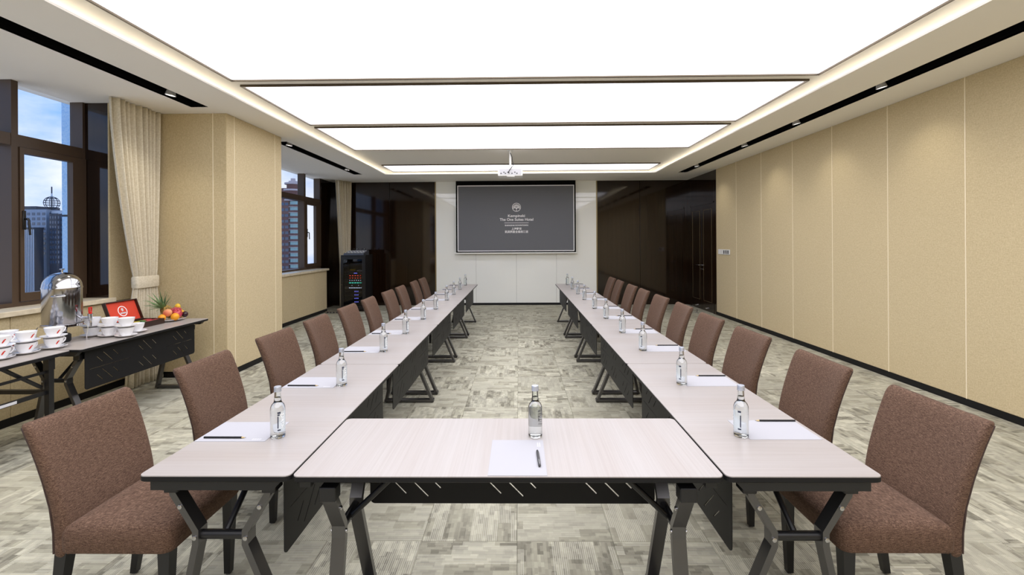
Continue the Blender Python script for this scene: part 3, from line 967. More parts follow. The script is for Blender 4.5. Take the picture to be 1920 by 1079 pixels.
def make_chair():
    c = thing('dining_chair', 'x', 'chair')
    # seat
    seat = MB()
    for z, g in ((0.375, 0.0), (0.382, 0.006), (0.43, 0.010), (0.452, 0.006), (0.466, -0.008), (0.474, -0.03), (0.478, -0.09)):
        seat_l = [(x + 0.012, y, z + (0.012 * (1 - (x / 0.24) ** 2) if z > 0.46 else 0)) for x, y in rrect(0.215 + g, 0.232 + g * 0.6, max(0.02, 0.035 + g), 4)]
        if z == 0.375:
            loops = []
        loops.append(seat_l)
    part('seat', MB().loft(loops), 'chair', c, 50)
    # backrest

    def prof(z):                     # outer face of the back, side view
        t = max(0.0, (z - 0.47) / 0.39)
        return -0.240 - 0.112 * t ** 1.55
    loops = []
    zs = [0.352, 0.36, 0.372, 0.42, 0.47, 0.52, 0.57, 0.62, 0.67, 0.72, 0.76, 0.80, 0.828, 0.846, 0.856, 0.862]
    sh = [0.55, 0.85, 1, 1, 1, 1, 1, 1, 1, 1, 1, 1, 1, 0.9, 0.7, 0.38]
    for z, k in zip(zs, sh):
        th = 0.062 - 0.014 * max(0, (z - 0.45) / 0.4)
        hw_ = 0.228 + 0.016 * max(0, (z - 0.40) / 0.45)
        xc = prof(z) + th / 2
        l = []
        rad = th / 2 * k * 0.86
        hwk = hw_ - (1 - k) * 0.018
        cs_ = rrect(th / 2 * k, hwk, rad, 4)            # rounded section, then extra points along the two long sides
        sec = []
        for i, p in enumerate(cs_):
            sec.append(p)
            q = cs_[(i + 1) % len(cs_)]
            if abs(q[1] - p[1]) > hwk:
                sec += [(p[0] + (q[0] - p[0]) * t / 7, p[1] + (q[1] - p[1]) * t / 7) for t in range(1, 7)]
        for (px_, py_) in sec:
            sy = py_ / hw_
            bend = -0.030 * (1 - sy * sy) * min(1, max(0, (z - 0.40) / 0.25))
            zz = z + 0.014 * sy * sy * min(1, max(0, (z - 0.60) / 0.2))
            l.append((xc + px_ + bend, py_, zz))
        loops.append(l)
    back = part('backrest', MB().loft(loops), 'chair', c, 60)
    pts = []
    for s in (-1, 1):
        col_ = [(prof(z) + 0.011, s * (0.224 + 0.016 * max(0, (z - 0.40) / 0.45)), z + 0.014 * min(1, max(0, (z - 0.60) / 0.2))) for z in (0.37, 0.45, 0.55, 0.65, 0.72, 0.78, 0.83, 0.845)]
        pts = pts + (col_ if s < 0 else col_[::-1])
        if s < 0:
            pts += [(prof(0.852) + 0.010 - 0.030 * (1 - y * y), y * 0.236, 0.851 + 0.014 * y * y) for y in (-0.9, -0.6, -0.3, 0, 0.3, 0.6, 0.9)]
    part('piping', MB().tube(pts, 0.0042, 6), 'piping', back, 60)
    for sx, sy in ((1, 1), (1, -1), (-1, 1), (-1, -1)):
        x0, y0 = (0.195 if sx > 0 else -0.205), sy * 0.198
        x1, y1 = (0.188 if sx > 0 else -0.262), sy * 0.196
        sq = lambda x, y, h, z: [(x - h, y - h, z), (x + h, y - h, z), (x + h, y + h, z), (x - h, y + h, z)]
        lg = part('leg', MB().loft([sq(x0, y0, 0.023, 0.385), sq(x1, y1, 0.014, 0.006)]), 'black_metal', c)
        part('foot_glide', MB().lathe([(0.012, 0), (0.012, 0.007)], 10), 'steel', lg, 40, (x1, y1, 0.0))
    return c


chair = make_chair()
note_kids()
st = []
CH_L = [2.01, 2.80, 3.61, 4.36, 5.14, 5.88, 6.74, 7.47, 8.44, 9.16]
CH_R = [2.03, 2.78, 3.59, 4.35, 5.16, 5.95, 6.78, 7.48, 8.38, 9.07]
JL = [0.0, 0.01, -0.02, 0.015, -0.01, 0.03, -0.02, 0.01, 0.02, -0.01]
for k in range(10):
    nth = ordn[k] + ' from the camera' if k else 'closest to the camera'
    place(chair, st, (-1.527, CH_L[k], 0), JL[k], f'brown upholstered chair on the window side, {nth}', 'brown chairs along the window side tables')
    place(chair, st, (1.50 + (0.03 if k > 3 else 0), CH_R[k], 0), pi + JL[-k], f'brown upholstered chair on the fabric wall side, {nth}', 'brown chairs along the fabric wall side tables')

# ------------------------------------------------------------------ place settings: bottle, paper, pencil


def make_bottle():
    b = thing('water_bottle', 'x', 'bottle')
    outer = [(0.0, 0.003), (0.020, 0.002), (0.026, 0.0), (0.0292, 0.004), (0.0295, 0.012), (0.0295, 0.118), (0.0285, 0.128), (0.0245, 0.139), (0.0175, 0.147), (0.0148, 0.153), (0.0138, 0.165), (0.0125, 0.196), (0.0135, 0.197), (0.0135, 0.202), (0.012, 0.203), (0.012, 0.206)]
    inner = [(0.0095, 0.206), (0.0095, 0.196), (0.0112, 0.165), (0.0122, 0.153), (0.0150, 0.146), (0.0222, 0.137), (0.0258, 0.127), (0.0265, 0.118), (0.0265, 0.012), (0.022, 0.007), (0.0, 0.008)]
    part('glass_body', MB().lathe(outer + inner, 28), 'glass', b, 40)
    part('water', MB().lathe([(0.0, 0.0078), (0.0222, 0.0068), (0.0267, 0.0118), (0.0267, 0.118), (0.026, 0.127), (0.0224, 0.137), (0.0152, 0.146), (0.0124, 0.153), (0.0114, 0.165), (0.0112, 0.169), (0.0, 0.169)], 28), 'water', b, 40)
    cap = part('screw_cap', MB().lathe([(0.0145, 0.196), (0.0148, 0.198), (0.0148, 0.213), (0.0138, 0.215), (0.0, 0.215)], 20), 'cap', b, 40)
    part('cap_ring', MB().lathe([(0.0150, 0.194), (0.0154, 0.195), (0.0154, 0.198), (0.0150, 0.199)], 20), 'cap', cap, 40)
    # label on the side turned away from the seat (+x), lettering reads down the label
    R = 0.02965
    lab = part('label', MB().lathe([(R, 0.034), (R, 0.114)], 12, a0=-1.15, a1=1.15), 'label', b, 60)
    me = text_mesh('label_lettering', 'EARTH', 0.020, 0.0002)
    for v in me.vertices:
        a, z, h = v.co.y / R, 0.074 - v.co.x, v.co.z
        rr = R + 0.0003 + h
        v.co = (rr * cos(a - 0.5), rr * sin(a - 0.5), z)
    link('label_lettering', me, 'white_print', lab)
    for z0, z1, a0, a1 in ((0.106, 0.1135, -1.14, -0.72), (0.098, 0.104, -1.14, -0.85), (0.0345, 0.040, -1.14, -0.72), (0.045, 0.095, -1.14, -1.0), (0.106, 0.1135, 0.72, 1.14), (0.0345, 0.040, 0.72, 1.14), (0.045, 0.095, 1.0, 1.14)):
        part('label_print', MB().lathe([(R + 0.0003, z0), (R + 0.0003, z1)], 6, a0=a0, a1=a1), 'navy', lab, 60)
    return b


def make_paper():
    p = thing('notepaper', 'x', 'paper')
    part('sheet', MB().box(-0.1485, 0.1485, -0.105, 0.105, 0.0, 0.0016), 'paper', p)
    mk = MB()
    for i in range(4):
        for j in range(2):
            mk.box(0.085 + i * 0.010, 0.092 + i * 0.010, -0.092 + j * 0.008, -0.087 + j * 0.008, 0.0016, 0.0018)
    tag(part('letterhead', mk, 'print_grey', p), kind='stuff')
    return p


def make_pencil():
    p = thing('pencil', 'x', 'pencil')
    hexl = lambda x, r: [(x, r * cos(pi / 3 * i), 0.0036 + r * sin(pi / 3 * i)) for i in range(6)]
    part('barrel', MB().loft([hexl(-0.09, 0.0042), hexl(0.072, 0.0042)]), 'black', p)
    part('tip', MB().loft([hexl(0.072, 0.0038), hexl(0.086, 0.0012)]), 'pencil_wood', p)
    part('lead', MB().loft([hexl(0.086, 0.0012), hexl(0.091, 0.0003)]), 'graphite', p)
    return p


bottle, paper, pencil = make_bottle(), make_paper(), make_pencil()
note_kids()
sb, sp_, sn = [], [], []
B_Y = [1.985, 2.705, 3.55, 4.25, 5.04, 5.80, 6.70, 7.43, 8.20, 9.03]
for k in range(10):
    nth = ordn[k] + ' from the camera' if k else 'closest to the camera'
    y = B_Y[k]
    place(bottle, sb, (-0.985, y, TH), 0, f'clear glass water bottle on the window side tables, {nth}', 'water bottles at the seats')
    place(bottle, sb, (0.983, y + 0.01, TH), pi, f'clear glass water bottle on the fabric wall side tables, {nth}', 'water bottles at the seats')
    place(paper, sp_, (-1.163, y + 0.055, TH), 0, f'white note sheet on the window side tables, {nth}', 'note sheets at the seats')
    place(paper, sp_, (1.150, y + 0.075, TH), pi, f'white note sheet on the fabric wall side tables, {nth}', 'note sheets at the seats')
    j = random.uniform(-0.02, 0.02)
    place(pencil, sn, (-1.20, y - 0.02, TH + 0.0016), j, f'black pencil on a window side note sheet, {nth}', 'pencils on the note sheets')
    place(pencil, sn, (1.21, y + 0.165, TH + 0.0016), pi + j, f'black pencil on a fabric wall side note sheet, {nth}', 'pencils on the note sheets')
place(bottle, sb, (0.113, 1.992, TH), pi / 2, 'clear glass water bottle standing on the crosswise table', 'water bottles at the seats')
place(paper, sp_, (0.038, 1.800, TH), pi / 2, 'white note sheet lying on the crosswise table', 'note sheets at the seats')
pen = thing('pen', 'slim grey metal pen lying on the crosswise table note sheet', 'pen', (0.117, 1.775, TH + 0.0016), pi / 2 + 0.03)
part('pen_barrel', MB().tube([(-0.065, 0, 0.005), (-0.06, 0, 0.005), (0.05, 0, 0.005), (0.062, 0, 0.005), (0.07, 0, 0.005)], 0.005, 10, [0.003, 0.005, 0.005, 0.004, 0.0008]), 'graphite', pen, 40)
part('pen_clip', MB().box(-0.058, -0.02, -0.0012, 0.0012, 0.0098, 0.0112), 'steel', pen)

# ------------------------------------------------------------------ coffee station
U = Vector((-3.835, 3.93, TH))
urn = thing('coffee_urn', 'tall polished steel coffee urn with a red tap handle', 'urn', U)
R_ = 0.130
MT['urn_steel'] = mat('polished_urn_steel', lin(176, 176, 180), 0.13, 1.0)
shell = part('tank', MB().lathe([(0.0, 0.150), (R_ * 0.93, 0.150), (R_, 0.165), (R_, 0.455)], 40), 'urn_steel', urn, 40)
lid = part('domed_lid', MB().lathe([(R_ + 0.003, 0.455), (R_ + 0.003, 0.467), (R_, 0.472)] + [(R_ * cos(a), 0.472 + 0.120 * sin(a)) for a in [pi / 2 * k / 9 for k in range(1, 10)]] + [(0.0, 0.592)], 40), 'urn_steel', urn, 40)
part('lid_knob', MB().lathe([(0.006, 0.588), (0.006, 0.610), (0.017, 0.614), (0.019, 0.620), (0.0, 0.625)], 16), 'chrome', lid, 40)
part('base_ring', MB().lathe([(R_ + 0.002, 0.135), (R_ + 0.010, 0.140), (R_ + 0.010, 0.156), (R_ + 0.002, 0.160)], 40), 'chrome', urn, 40)
for k in range(4):
    a = -pi / 4 + k * pi / 2 - 0.1
    path = [(0.118, 0.15), (0.148, 0.14), (0.162, 0.11), (0.158, 0.07), (0.152, 0.03), (0.156, 0.004), (0.170, 0.0)]
    lg = MB()
    d, n = Vector((cos(a), sin(a), 0)), Vector((-sin(a), cos(a), 0))
    lg.loft([[(d * (r + o) + n * w_ + Vector((0, 0, z)))[:] for o, w_ in ((-0.003, -0.016), (0.003, -0.016), (0.003, 0.016), (-0.003, 0.016))] for r, z in path])
    part('leg', lg, 'chrome', urn, 50)
part('burner', MB().lathe([(0.0, 0.0), (0.05, 0.0), (0.055, 0.01), (0.055, 0.06), (0.045, 0.07), (0.0, 0.07)], 24), 'black_metal', urn, 40)
for s in (-1, 1):
    a = -0.95 if s < 0 else pi - 0.95
    d, n = Vector((cos(a), sin(a), 0)), Vector((-sin(a), cos(a), 0))
    z = Vector((0, 0, 0.40))
    part('side_handle', MB().tube([(d * R_ - n * 0.04 + z)[:], (d * (R_ + 0.03) - n * 0.04 + z)[:], (d * (R_ + 0.035) + z)[:], (d * (R_ + 0.03) + n * 0.04 + z)[:], (d * R_ + n * 0.04 + z)[:]], 0.007, 8), 'chrome', urn, 60)
ta = 0.25
d, n = Vector((cos(ta), sin(ta), 0)), Vector((-sin(ta), cos(ta), 0))
pt = lambda r, z: (d * r + Vector((0, 0, z)))[:]
tap = part('tap', MB().tube([pt(R_ - 0.01, 0.20), pt(R_ + 0.05, 0.20), pt(R_ + 0.065, 0.20)], 0.011, 12), 'chrome', urn, 50)
part('tap_valve', MB().lathe([(0.010, 0.172), (0.014, 0.180), (0.017, 0.215), (0.019, 0.232), (0.0, 0.234)], 14), 'chrome', tap, 40, d * (R_ + 0.07))
part('spout', MB().tube([pt(R_ + 0.07, 0.18), pt(R_ + 0.075, 0.15), pt(R_ + 0.073, 0.125)], 0.008, 10), 'chrome', tap, 50)
hb = R_ + 0.07
part('tap_handle', MB().tube([pt(hb, 0.23), pt(hb, 0.245)], 0.012, 10).tube([(d * hb - n * 0.014 + Vector((0, 0, 0.245)))[:], (d * hb - n * 0.016 + Vector((0, 0, 0.285)))[:], (d * hb + n * 0.016 + Vector((0, 0, 0.285)))[:], (d * hb + n * 0.014 + Vector((0, 0, 0.245)))[:], (d * hb - n * 0.014 + Vector((0, 0, 0.245)))[:]], 0.006, 8), 'red_plastic', tap, 50)


def make_cup():
    c = thing('coffee_cup', 'x', 'cup')
    part('bowl', MB().lathe([(0.0, 0.0), (0.026, 0.0), (0.028, 0.004), (0.036, 0.015), (0.046, 0.038), (0.051, 0.060), (0.052, 0.064), (0.0495, 0.064), (0.044, 0.040), (0.032, 0.014), (0.0, 0.010)], 28), 'porcelain', c, 50)
    part('handle', MB().tube([(0.0, 0.044, 0.054), (0.0, 0.062, 0.058), (0.0, 0.073, 0.050), (0.0, 0.070, 0.036), (0.0, 0.056, 0.024), (0.0, 0.040, 0.022)], 0.0048, 8), 'porcelain', c, 60)
    mk = MB()
    poly = [(-0.009, 0.0), (-0.004, -0.002), (0.002, 0.006), (0.004, 0.014), (0.009, 0.020), (0.004, 0.024), (-0.002, 0.018), (-0.006, 0.010)]
    for aa in (-0.25,):
        rad = lambda z: 0.0400 + (z - 0.025) * 0.36 + 0.0022
        vs = [(rad(0.025 + z) * cos(aa + y / 0.045), rad(0.025 + z) * sin(aa + y / 0.045), 0.026 + z) for y, z in poly]
        mk.add(vs, [tuple(range(len(vs)))])
    part('printed_mark', mk, 'red_print', c)
    for ch in c.children:
        for v in ch.data.vertices:
            v.co *= 1.2
    return c


def make_saucer():
    s = thing('saucer', 'x', 'saucer')
    part('plate', MB().lathe([(0.0, 0.002), (0.03, 0.0), (0.046, 0.002), (0.066, 0.010), (0.078, 0.016), (0.078, 0.018), (0.064, 0.0125), (0.046, 0.006), (0.0, 0.005)], 32), 'porcelain', s, 50)
    part('foot_ring', MB().lathe([(0.030, -0.001), (0.034, -0.001), (0.034, 0.003), (0.030, 0.003)], 24), 'porcelain', s, 50)
    for ch in s.children:
        for v in ch.data.vertices:
            v.co *= 1.06
    return s


cup, saucer = make_cup(), make_saucer()
note_kids()
sc_, ss = [], []
STACKS = [(-3.70, 3.325, 2, 'stack closest to the camera'), (-3.70, 3.505, 2, 'second stack from the camera'), (-3.665, 3.685, 2, 'stack by the urn legs'),
          (-3.872, 3.53, 2, 'sill side stack before the urn'), (-3.872, 3.335, 2, 'sill side stack closest to the camera'),
          (-3.80, 4.165, 2, 'stack just past the urn tap'), (-3.635, 4.16, 2, 'middle stack past the urn'), (-3.475, 4.15, 2, 'table edge stack past the urn'),
          (-3.545, 4.35, 1, 'single place before the tea box')]
for (x, y, n_, where) in STACKS:
    z = TH + 0.001
    for lv in range(n_):
        pos = ('top' if lv else 'bottom') + ' of ' + where if n_ > 1 else 'single, just before the tea box'
        place(saucer, ss, (x, y, z), 0, f'white saucer, {pos}', 'white saucers on the coffee tables')
        place(cup, sc_, (x + 0.004 * lv, y, z + 0.0065), random.uniform(-0.15, 0.25) + (1.1 if y > 4 else 0.0), f'white coffee cup with red mark, {pos}', 'white cups on the coffee tables')
        z += 0.0065 + 0.0768 + 0.0015
SPOON = MB().tube([(0.0, -0.06, 0.004), (0.0, 0.0, 0.006), (0.0, 0.03, 0.004)], 0.0018, 6)
SPOON.sphere((0.0, 0.045, 0.004), 0.010, 0.016, 0.003, 10, 6)
for i, (x, y, n_, where) in enumerate(STACKS[:3]):
    sp = thing('teaspoon', 'steel teaspoon on the bottom saucer, ' + where, 'teaspoon', (x + 0.052, y + 0.03, TH + 0.015), 0.5, 'teaspoons on the saucers')
    part('spoon_body', SPOON, 'steel', sp, 60)

# tea box
tb = thing('tea_box', 'open dark wooden tea box with red lined lid and round white emblem', 'box', (-3.77, 4.66, TH))
bw, bd, bh = 0.19, 0.11, 0.055
part('box_base', MB().box(-bd, bd, -bw, bw, 0, 0.008).box(bd - 0.008, bd, -bw, bw, 0.008, bh).box(-bd, -bd + 0.008, -bw, bw, 0.008, bh).box(-bd + 0.008, bd - 0.008, -bw, -bw + 0.008, 0.008, bh).box(-bd + 0.008, bd - 0.008, bw - 0.008, bw, 0.008, bh), mat('dark_box_wood', lin(48, 30, 22), 0.35), tb)
MT['red_lining'] = mat('red_box_lining', lin(206, 62, 36), 0.7)
lidrot = (0, radians(-20), 0)
lid = part('box_lid', MB().box(-0.035, -0.027, -bw, bw, 0, 0.22).box(-0.027, 0.0, -bw, -bw + 0.008, 0, 0.22).box(-0.027, 0.0, bw - 0.008, bw, 0, 0.22).box(-0.027, 0, -bw + 0.008, bw - 0.008, 0.212, 0.22).box(-0.027, 0, -bw + 0.008, bw - 0.008, 0, 0.008), tb.children[0].data.materials[0], tb, 0, (-bd, 0, bh), lidrot)
part('lining', MB().box(-0.027, -0.024, -bw + 0.009, bw - 0.009, 0.009, 0.211), 'red_lining', lid)
rg = MB()
for k in range(24):
    a0, a1 = 2 * pi * k / 24, 2 * pi * (k + 1) / 24
    rg.prism([(r * cos(a), 0.115 + r * sin(a)) for r, a in ((0.046, a0), (0.054, a0), (0.054, a1), (0.046, a1))], 0, -0.024, -0.0232)
part('emblem', rg, 'white_print', lid)
part('emblem_figure', MB().prism([(-0.004, 0.112), (0.012, 0.118), (0.016, 0.14), (0.0, 0.15), (-0.014, 0.135)], 0, -0.024, -0.0232).box(-0.024, -0.0232, -0.034, 0.034, 0.088, 0.102), 'print_grey', lid)
for i in range(4):
    part('divider', MB().box(-bd + 0.01, bd - 0.01, -bw + 0.075 * (i + 1) - 0.002, -bw + 0.075 * (i + 1) + 0.002, 0.008, 0.045), 'black', tb)
TEA = [lin(196, 60, 66), lin(204, 84, 96), lin(170, 160, 60), lin(80, 120, 60), lin(176, 50, 60), lin(190, 52, 52), lin(120, 30, 36), lin(60, 110, 70), lin(190, 70, 80), lin(150, 40, 50)]
tea_m = [mat('tea_paper', c_, 0.5) for c_ in TEA]
tea_me = [MB().rbox(-0.026, 0.026, -0.030, 0.030, 0, 0.012, 0.003).mesh('tea_sachet') for _ in TEA]
for i in range(10):
    tea_me[i].materials.append(tea_m[i])
    col_, row = i % 5, i // 5
    for lv in range(3):
        o = link('tea_sachet', tea_me[i], None, None, (-3.77 - 0.045 + row * 0.085, 4.66 - bw + 0.04 + col_ * 0.076, TH + 0.0085 + 0.0132 * lv), (0, 0, random.uniform(-0.05, 0.05)))
        cn = ['rose', 'pink', 'olive', 'green', 'crimson', 'red', 'maroon', 'dark green', 'salmon', 'wine'][i]
        tag(o, f'{cn} wrapped tea sachet in the tea box, {["bottom", "middle", "top"][lv]} of its pile', 'tea sachet', 'tea sachets in the box')

# fruit plate
FP = Vector((-3.745, 5.005, TH))
fp = thing('fruit_plate', 'white oval plate holding the fruit at the end of the coffee table', 'plate', FP)
part('dish', MB().lathe([(0.0, 0.006), (0.09, 0.004), (0.14, 0.012), (0.162, 0.022), (0.162, 0.025), (0.138, 0.017), (0.09, 0.010), (0.0, 0.010)], 36), 'porcelain', fp, 50)
part('foot_ring', MB().lathe([(0.08, 0.0), (0.086, 0.0), (0.086, 0.008), (0.08, 0.008)], 30), 'porcelain', fp, 50)
pm = mat('pineapple_skin', lin(196, 150, 60), 0.6)
pt_ = NT(pm)
vor = pt_.n('ShaderNodeTexVoronoi', Vector=pt_.coord('Object', (1, 1, 1)), Scale=55.0)
pt_.col(pm, pt_.ramp(vor.outputs['Distance'], [(0.1, lin(214, 176, 84)), (0.6, lin(120, 96, 40))]))
pt_.bump(pm, vor.outputs['Distance'], 0.8, 0.006)
leafm = mottled('pineapple_leaf', lin(70, 104, 62), lin(140, 168, 110), 9, 0.5)
pa = thing('pineapple', 'pineapple lying on the fruit plate with a spiky green crown', 'fruit', FP + Vector((-0.03, 0.03, 0.098)), 0)
pa.rotation_euler = (radians(-38), radians(0), radians(165))
part('fruit_body', MB().sphere((0, 0, -0.005), 0.055, 0.055, 0.085, 20, 14), pm, pa, 60)
for k in range(30):
    a, tl = k * 2.4, 0.12 + 0.9 * (k / 30)
    L_ = 0.185 - 0.09 * (k / 30) + random.uniform(-0.01, 0.01)
    base = Vector((0.02 * cos(a), 0.02 * sin(a), 0.068))
    d = Vector((cos(a) * sin(tl), sin(a) * sin(tl), cos(tl)))
    n = Vector((-sin(a), cos(a), 0))
    q = d.cross(n)
    secs = []
    for s, w_ in ((0, 0.009), (0.35, 0.0085), (0.7, 0.005), (1.0, 0.0006)):
        p = base + d * L_ * s + q * (-0.035 * s * s * L_ / 0.15)
        secs.append([(p + n * w_)[:], (p + q * -0.0016)[:], (p - n * w_)[:], (p + q * 0.0016)[:]])
    part('leaf', MB().loft(secs), leafm, pa)
orange_m = mottled('orange_peel', lin(240, 168, 30), lin(232, 150, 24), 90, 0.45, bump=0.3)
lemon_m = mottled('yellow_peel', lin(238, 196, 50), lin(228, 180, 40), 60, 0.45)
peach_m = mottled('peach_skin', lin(236, 178, 120), lin(220, 120, 84), 6, 0.6)
pluml = mottled('dark_plum_skin', lin(60, 22, 34), lin(40, 14, 22), 8, 0.3)
drag_m = mottled('red_fruit_skin', lin(186, 40, 66), lin(214, 96, 104), 22, 0.45)
for nm, lab, c_, r, rz, m_ in (
        ('peach', 'blushing peach resting against the pineapple', (0.042, -0.057, 0.094), 0.042, 0.040, peach_m),
        ('orange', 'orange at the plate front below the peach', (0.126, -0.062, 0.052), 0.040, 0.040, orange_m),
        ('orange', 'orange lying next to the tea box', (0.030, -0.122, 0.050), 0.036, 0.036, orange_m),
        ('lemon', 'yellow lemon at the back of the fruit plate', (-0.050, 0.135, 0.075), 0.030, 0.030, lemon_m),
        ('mango', 'yellow mango at the far rim of the fruit plate', (0.045, 0.132, 0.062), 0.036, 0.042, lemon_m),
        ('mango', 'upper yellow mango leaning above the dark plum', (0.012, 0.132, 0.132), 0.028, 0.036, lemon_m),
        ('plum', 'dark plum next to the red dragon fruit', (0.115, 0.100, 0.055), 0.032, 0.032, pluml)):
    o = thing(nm, lab, 'fruit', FP + Vector(c_))
    part('flesh', MB().sphere((0, 0, 0), r, r, rz, 18, 12), m_, o, 60)
    part('stalk', MB().tube([(0, 0, rz - 0.003), (0.002, 0, rz + 0.004)], 0.002, 6), 'pencil_wood', o)
df = thing('dragon_fruit', 'red scaly dragon fruit in the middle of the fruit plate', 'fruit', FP + Vector((0.085, 0.022, 0.072)))
part('flesh', MB().sphere((0, 0, 0), 0.045, 0.045, 0.05, 18, 12), drag_m, df, 60)
for k in range(22):
    a, zt_ = k * 2.4, -0.035 + 0.075 * k / 21
    rr = 0.046 * sqrt(max(0.05, 1 - (zt_ / 0.055) ** 2))
    d, n = Vector((cos(a), sin(a), 0)), Vector((-sin(a), cos(a), 0))
    b0, up_ = d * rr + Vector((0, 0, zt_)), Vector((0, 0, 1))
    part('scale', MB().loft([[(b0 + n * 0.012)[:], (b0 + d * 0.003)[:], (b0 - n * 0.012)[:]], [(b0 + n * 0.006 + d * 0.009 + up_ * 0.014)[:], (b0 + d * 0.011 + up_ * 0.014)[:], (b0 - n * 0.006 + d * 0.009 + up_ * 0.014)[:]], [(b0 + d * 0.014 + up_ * 0.026)[:], (b0 + d * 0.0145 + up_ * 0.026)[:], (b0 + d * 0.014 + up_ * 0.0262)[:]]]), drag_m, df)
grape_me = MB().sphere((0, 0, 0), 0.0115, None, 0.013, 12, 8).mesh('grape', 60)
grape_me.materials.append(mottled('grape_skin', lin(150, 34, 52), lin(196, 90, 96), 30, 0.3))
for k in range(22):
    a = k * 2.4
    rr = 0.011 * sqrt(k)
    o = link('grape', grape_me, None, None, FP + Vector((0.045 + rr * cos(a) * 0.9, 0.060 + rr * sin(a), 0.128 - 0.45 * rr + 0.004 * (k % 3))))
    tag(o, 'small red grape in the bunch on top of the fruit plate', 'fruit', 'red grapes on the fruit plate')

# ------------------------------------------------------------------ curtains


def curtain(name, label, cols, a, b, zrows, folds, amp, parent_loc=(0, 0, 0)):
    """cloth between floor points a and b; zrows: (z, t0, t1, amp factor)"""
    c = thing(name, label, 'curtain', parent_loc)
    A, B = Vector(a), Vector(b)
    d = B - A
    nrm = Vector((-d.y, d.x)).normalized()
    loops = []
    for z, t0, t1, k in zrows:
        l = []
        for i in range(cols + 1):
            u = i / cols
            t = t0 + (t1 - t0) * u
            w = sin(u * folds * 2 * pi + 0.6 * sin(u * 7)) * amp * k * (0.75 + 0.25 * sin(u * 13))
            p = A + d * t + nrm * w
            l.append((p.x, p.y, z))
        loops.append(l)
    front = MB().loft(loops, False, False, False)
    o = part('cloth', front, 'curtain', c, 80)
    md = o.modifiers.new('thickness', 'SOLIDIFY')
    md.thickness = 0.003
    return c, loops


rows = []
for k in range(40):
    z = 3.09 - (3.09 - 0.02) * k / 39
    if z > 1.22:
        t = (3.09 - z) / (3.09 - 1.22)
        e = t ** 1.5
        rows.append((z, 0.0 + 0.43 * e, 1.0 - 0.09 * e, 1 - 0.35 * e))
    elif z > 1.08:
        rows.append((z, 0.43, 0.91, 0.5))
    else:
        t = (1.08 - z) / 1.06
        e = t ** 0.6
        rows.append((z, 0.43 - 0.16 * e, 0.91 + 0.12 * e, 0.5 + 0.4 * e))
c1, _ = curtain('curtain', 'cream floor length curtain tied back beside the fabric pier', 160, (-4.13, 4.76), (-4.13, 5.395), rows, 9, 0.048)
band = MB()
lp = []
for z in (1.085, 1.10, 1.20, 1.215):
    g = 0.004 if z in (1.085, 1.215) else 0.009
    lp.append([(-4.13 + x, 5.187 + y, z) for x, y in rrect(0.032 + g, 0.157 + g, 0.03, 5)])
part('tieback', band.loft(lp, False, False), 'curtain', c1, 60)
c2, _ = curtain('curtain', 'cream curtain bunched in the corner behind the equipment rack', 100, (-4.33, 11.20), (-4.11, 11.60),
                [(3.09 - 3.07 * k / 24, 0.0 + 0.25 * min(1, k / 16), 1.0 - 0.12 * min(1, k / 16), 1) for k in range(25)], 7, 0.05)

# ------------------------------------------------------------------ equipment rack
rk = thing('equipment_rack', 'black audio rack with smoked glass door and coloured indicator lights', 'rack', (-3.735, 10.90, 0))
hx, y0, y1 = 0.285, -0.24, 0.26
part('rack_shell', MB().box(-hx, -hx + 0.02, y0, y1, 0.06, 1.27).box(hx - 0.02, hx, y0, y1, 0.06, 1.27).box(-hx, hx, y0, y1, 1.27, 1.295).box(-hx, hx, y0, y1, 0.04, 0.06).box(-hx, hx, y1 - 0.01, y1, 0.06, 1.27), 'black_metal', rk)
for sx in (-1, 1):
    for yy in (y0 + 0.05, y1 - 0.05):
        part('caster', MB().lathe([(0.025, -0.012), (0.025, 0.012)], 14), 'rubber', rk, 40, (sx * 0.24, yy, 0.026), (0, pi / 2, 0))
dr = part('rack_door', MB().box(-hx + 0.005, -hx + 0.06, y0 - 0.02, y0, 0.065, 1.265).box(hx - 0.075, hx - 0.005, y0 - 0.02, y0, 0.065, 1.265).box(-hx + 0.06, hx - 0.075, y0 - 0.02, y0, 1.20, 1.265).box(-hx + 0.06, hx - 0.075, y0 - 0.02, y0, 0.065, 0.12), 'black_metal', rk)
part('door_glass', MB().box(-hx + 0.06, hx - 0.075, y0 - 0.012, y0 - 0.008, 0.12, 1.20), 'rack_glass', dr)
part('door_lock', MB().lathe([(0.0, 0.0), (0.008, 0), (0.008, 0.006), (0.0, 0.006)], 12), 'steel', dr, 40, (-hx + 0.03, y0 - 0.021, 0.62), (pi / 2, 0, 0))
part('rack_rail', MB().box(-hx + 0.055, -hx + 0.07, y0 + 0.03, y0 + 0.04, 0.1, 1.24), 'steel', rk)
part('rack_rail', MB().box(hx - 0.07, hx - 0.055, y0 + 0.03, y0 + 0.04, 0.1, 1.24), 'steel', rk)
led = lambda n_, c_: emis(n_, c_, 2.2)
LED = {'red': led('red_led', (1, 0.08, 0.04, 1)), 'green': led('green_led', (0.1, 0.9, 0.6, 1)), 'blue': led('blue_led', (0.25, 0.25, 1.0, 1)), 'white': led('white_led', (0.8, 0.9, 1, 1))}
units = [(0.86, 0.04, 'blue', 2, 0.02), (0.80, 0.045, 'red', 5, 0.012), (0.745, 0.045, 'red', 5, 0.010), (0.69, 0.045, 'white', 6, 0.006), (0.635, 0.045, 'green', 5, 0.022), (0.575, 0.045, 'white', 2, 0.004), (0.52, 0.045, 'white', 8, 0.010),
         (0.43, 0.06, 'blue', 3, 0.008), (0.35, 0.06, 'blue', 3, 0.008), (0.27, 0.06, 'blue', 3, 0.008), (0.19, 0.06, 'blue', 3, 0.008)]
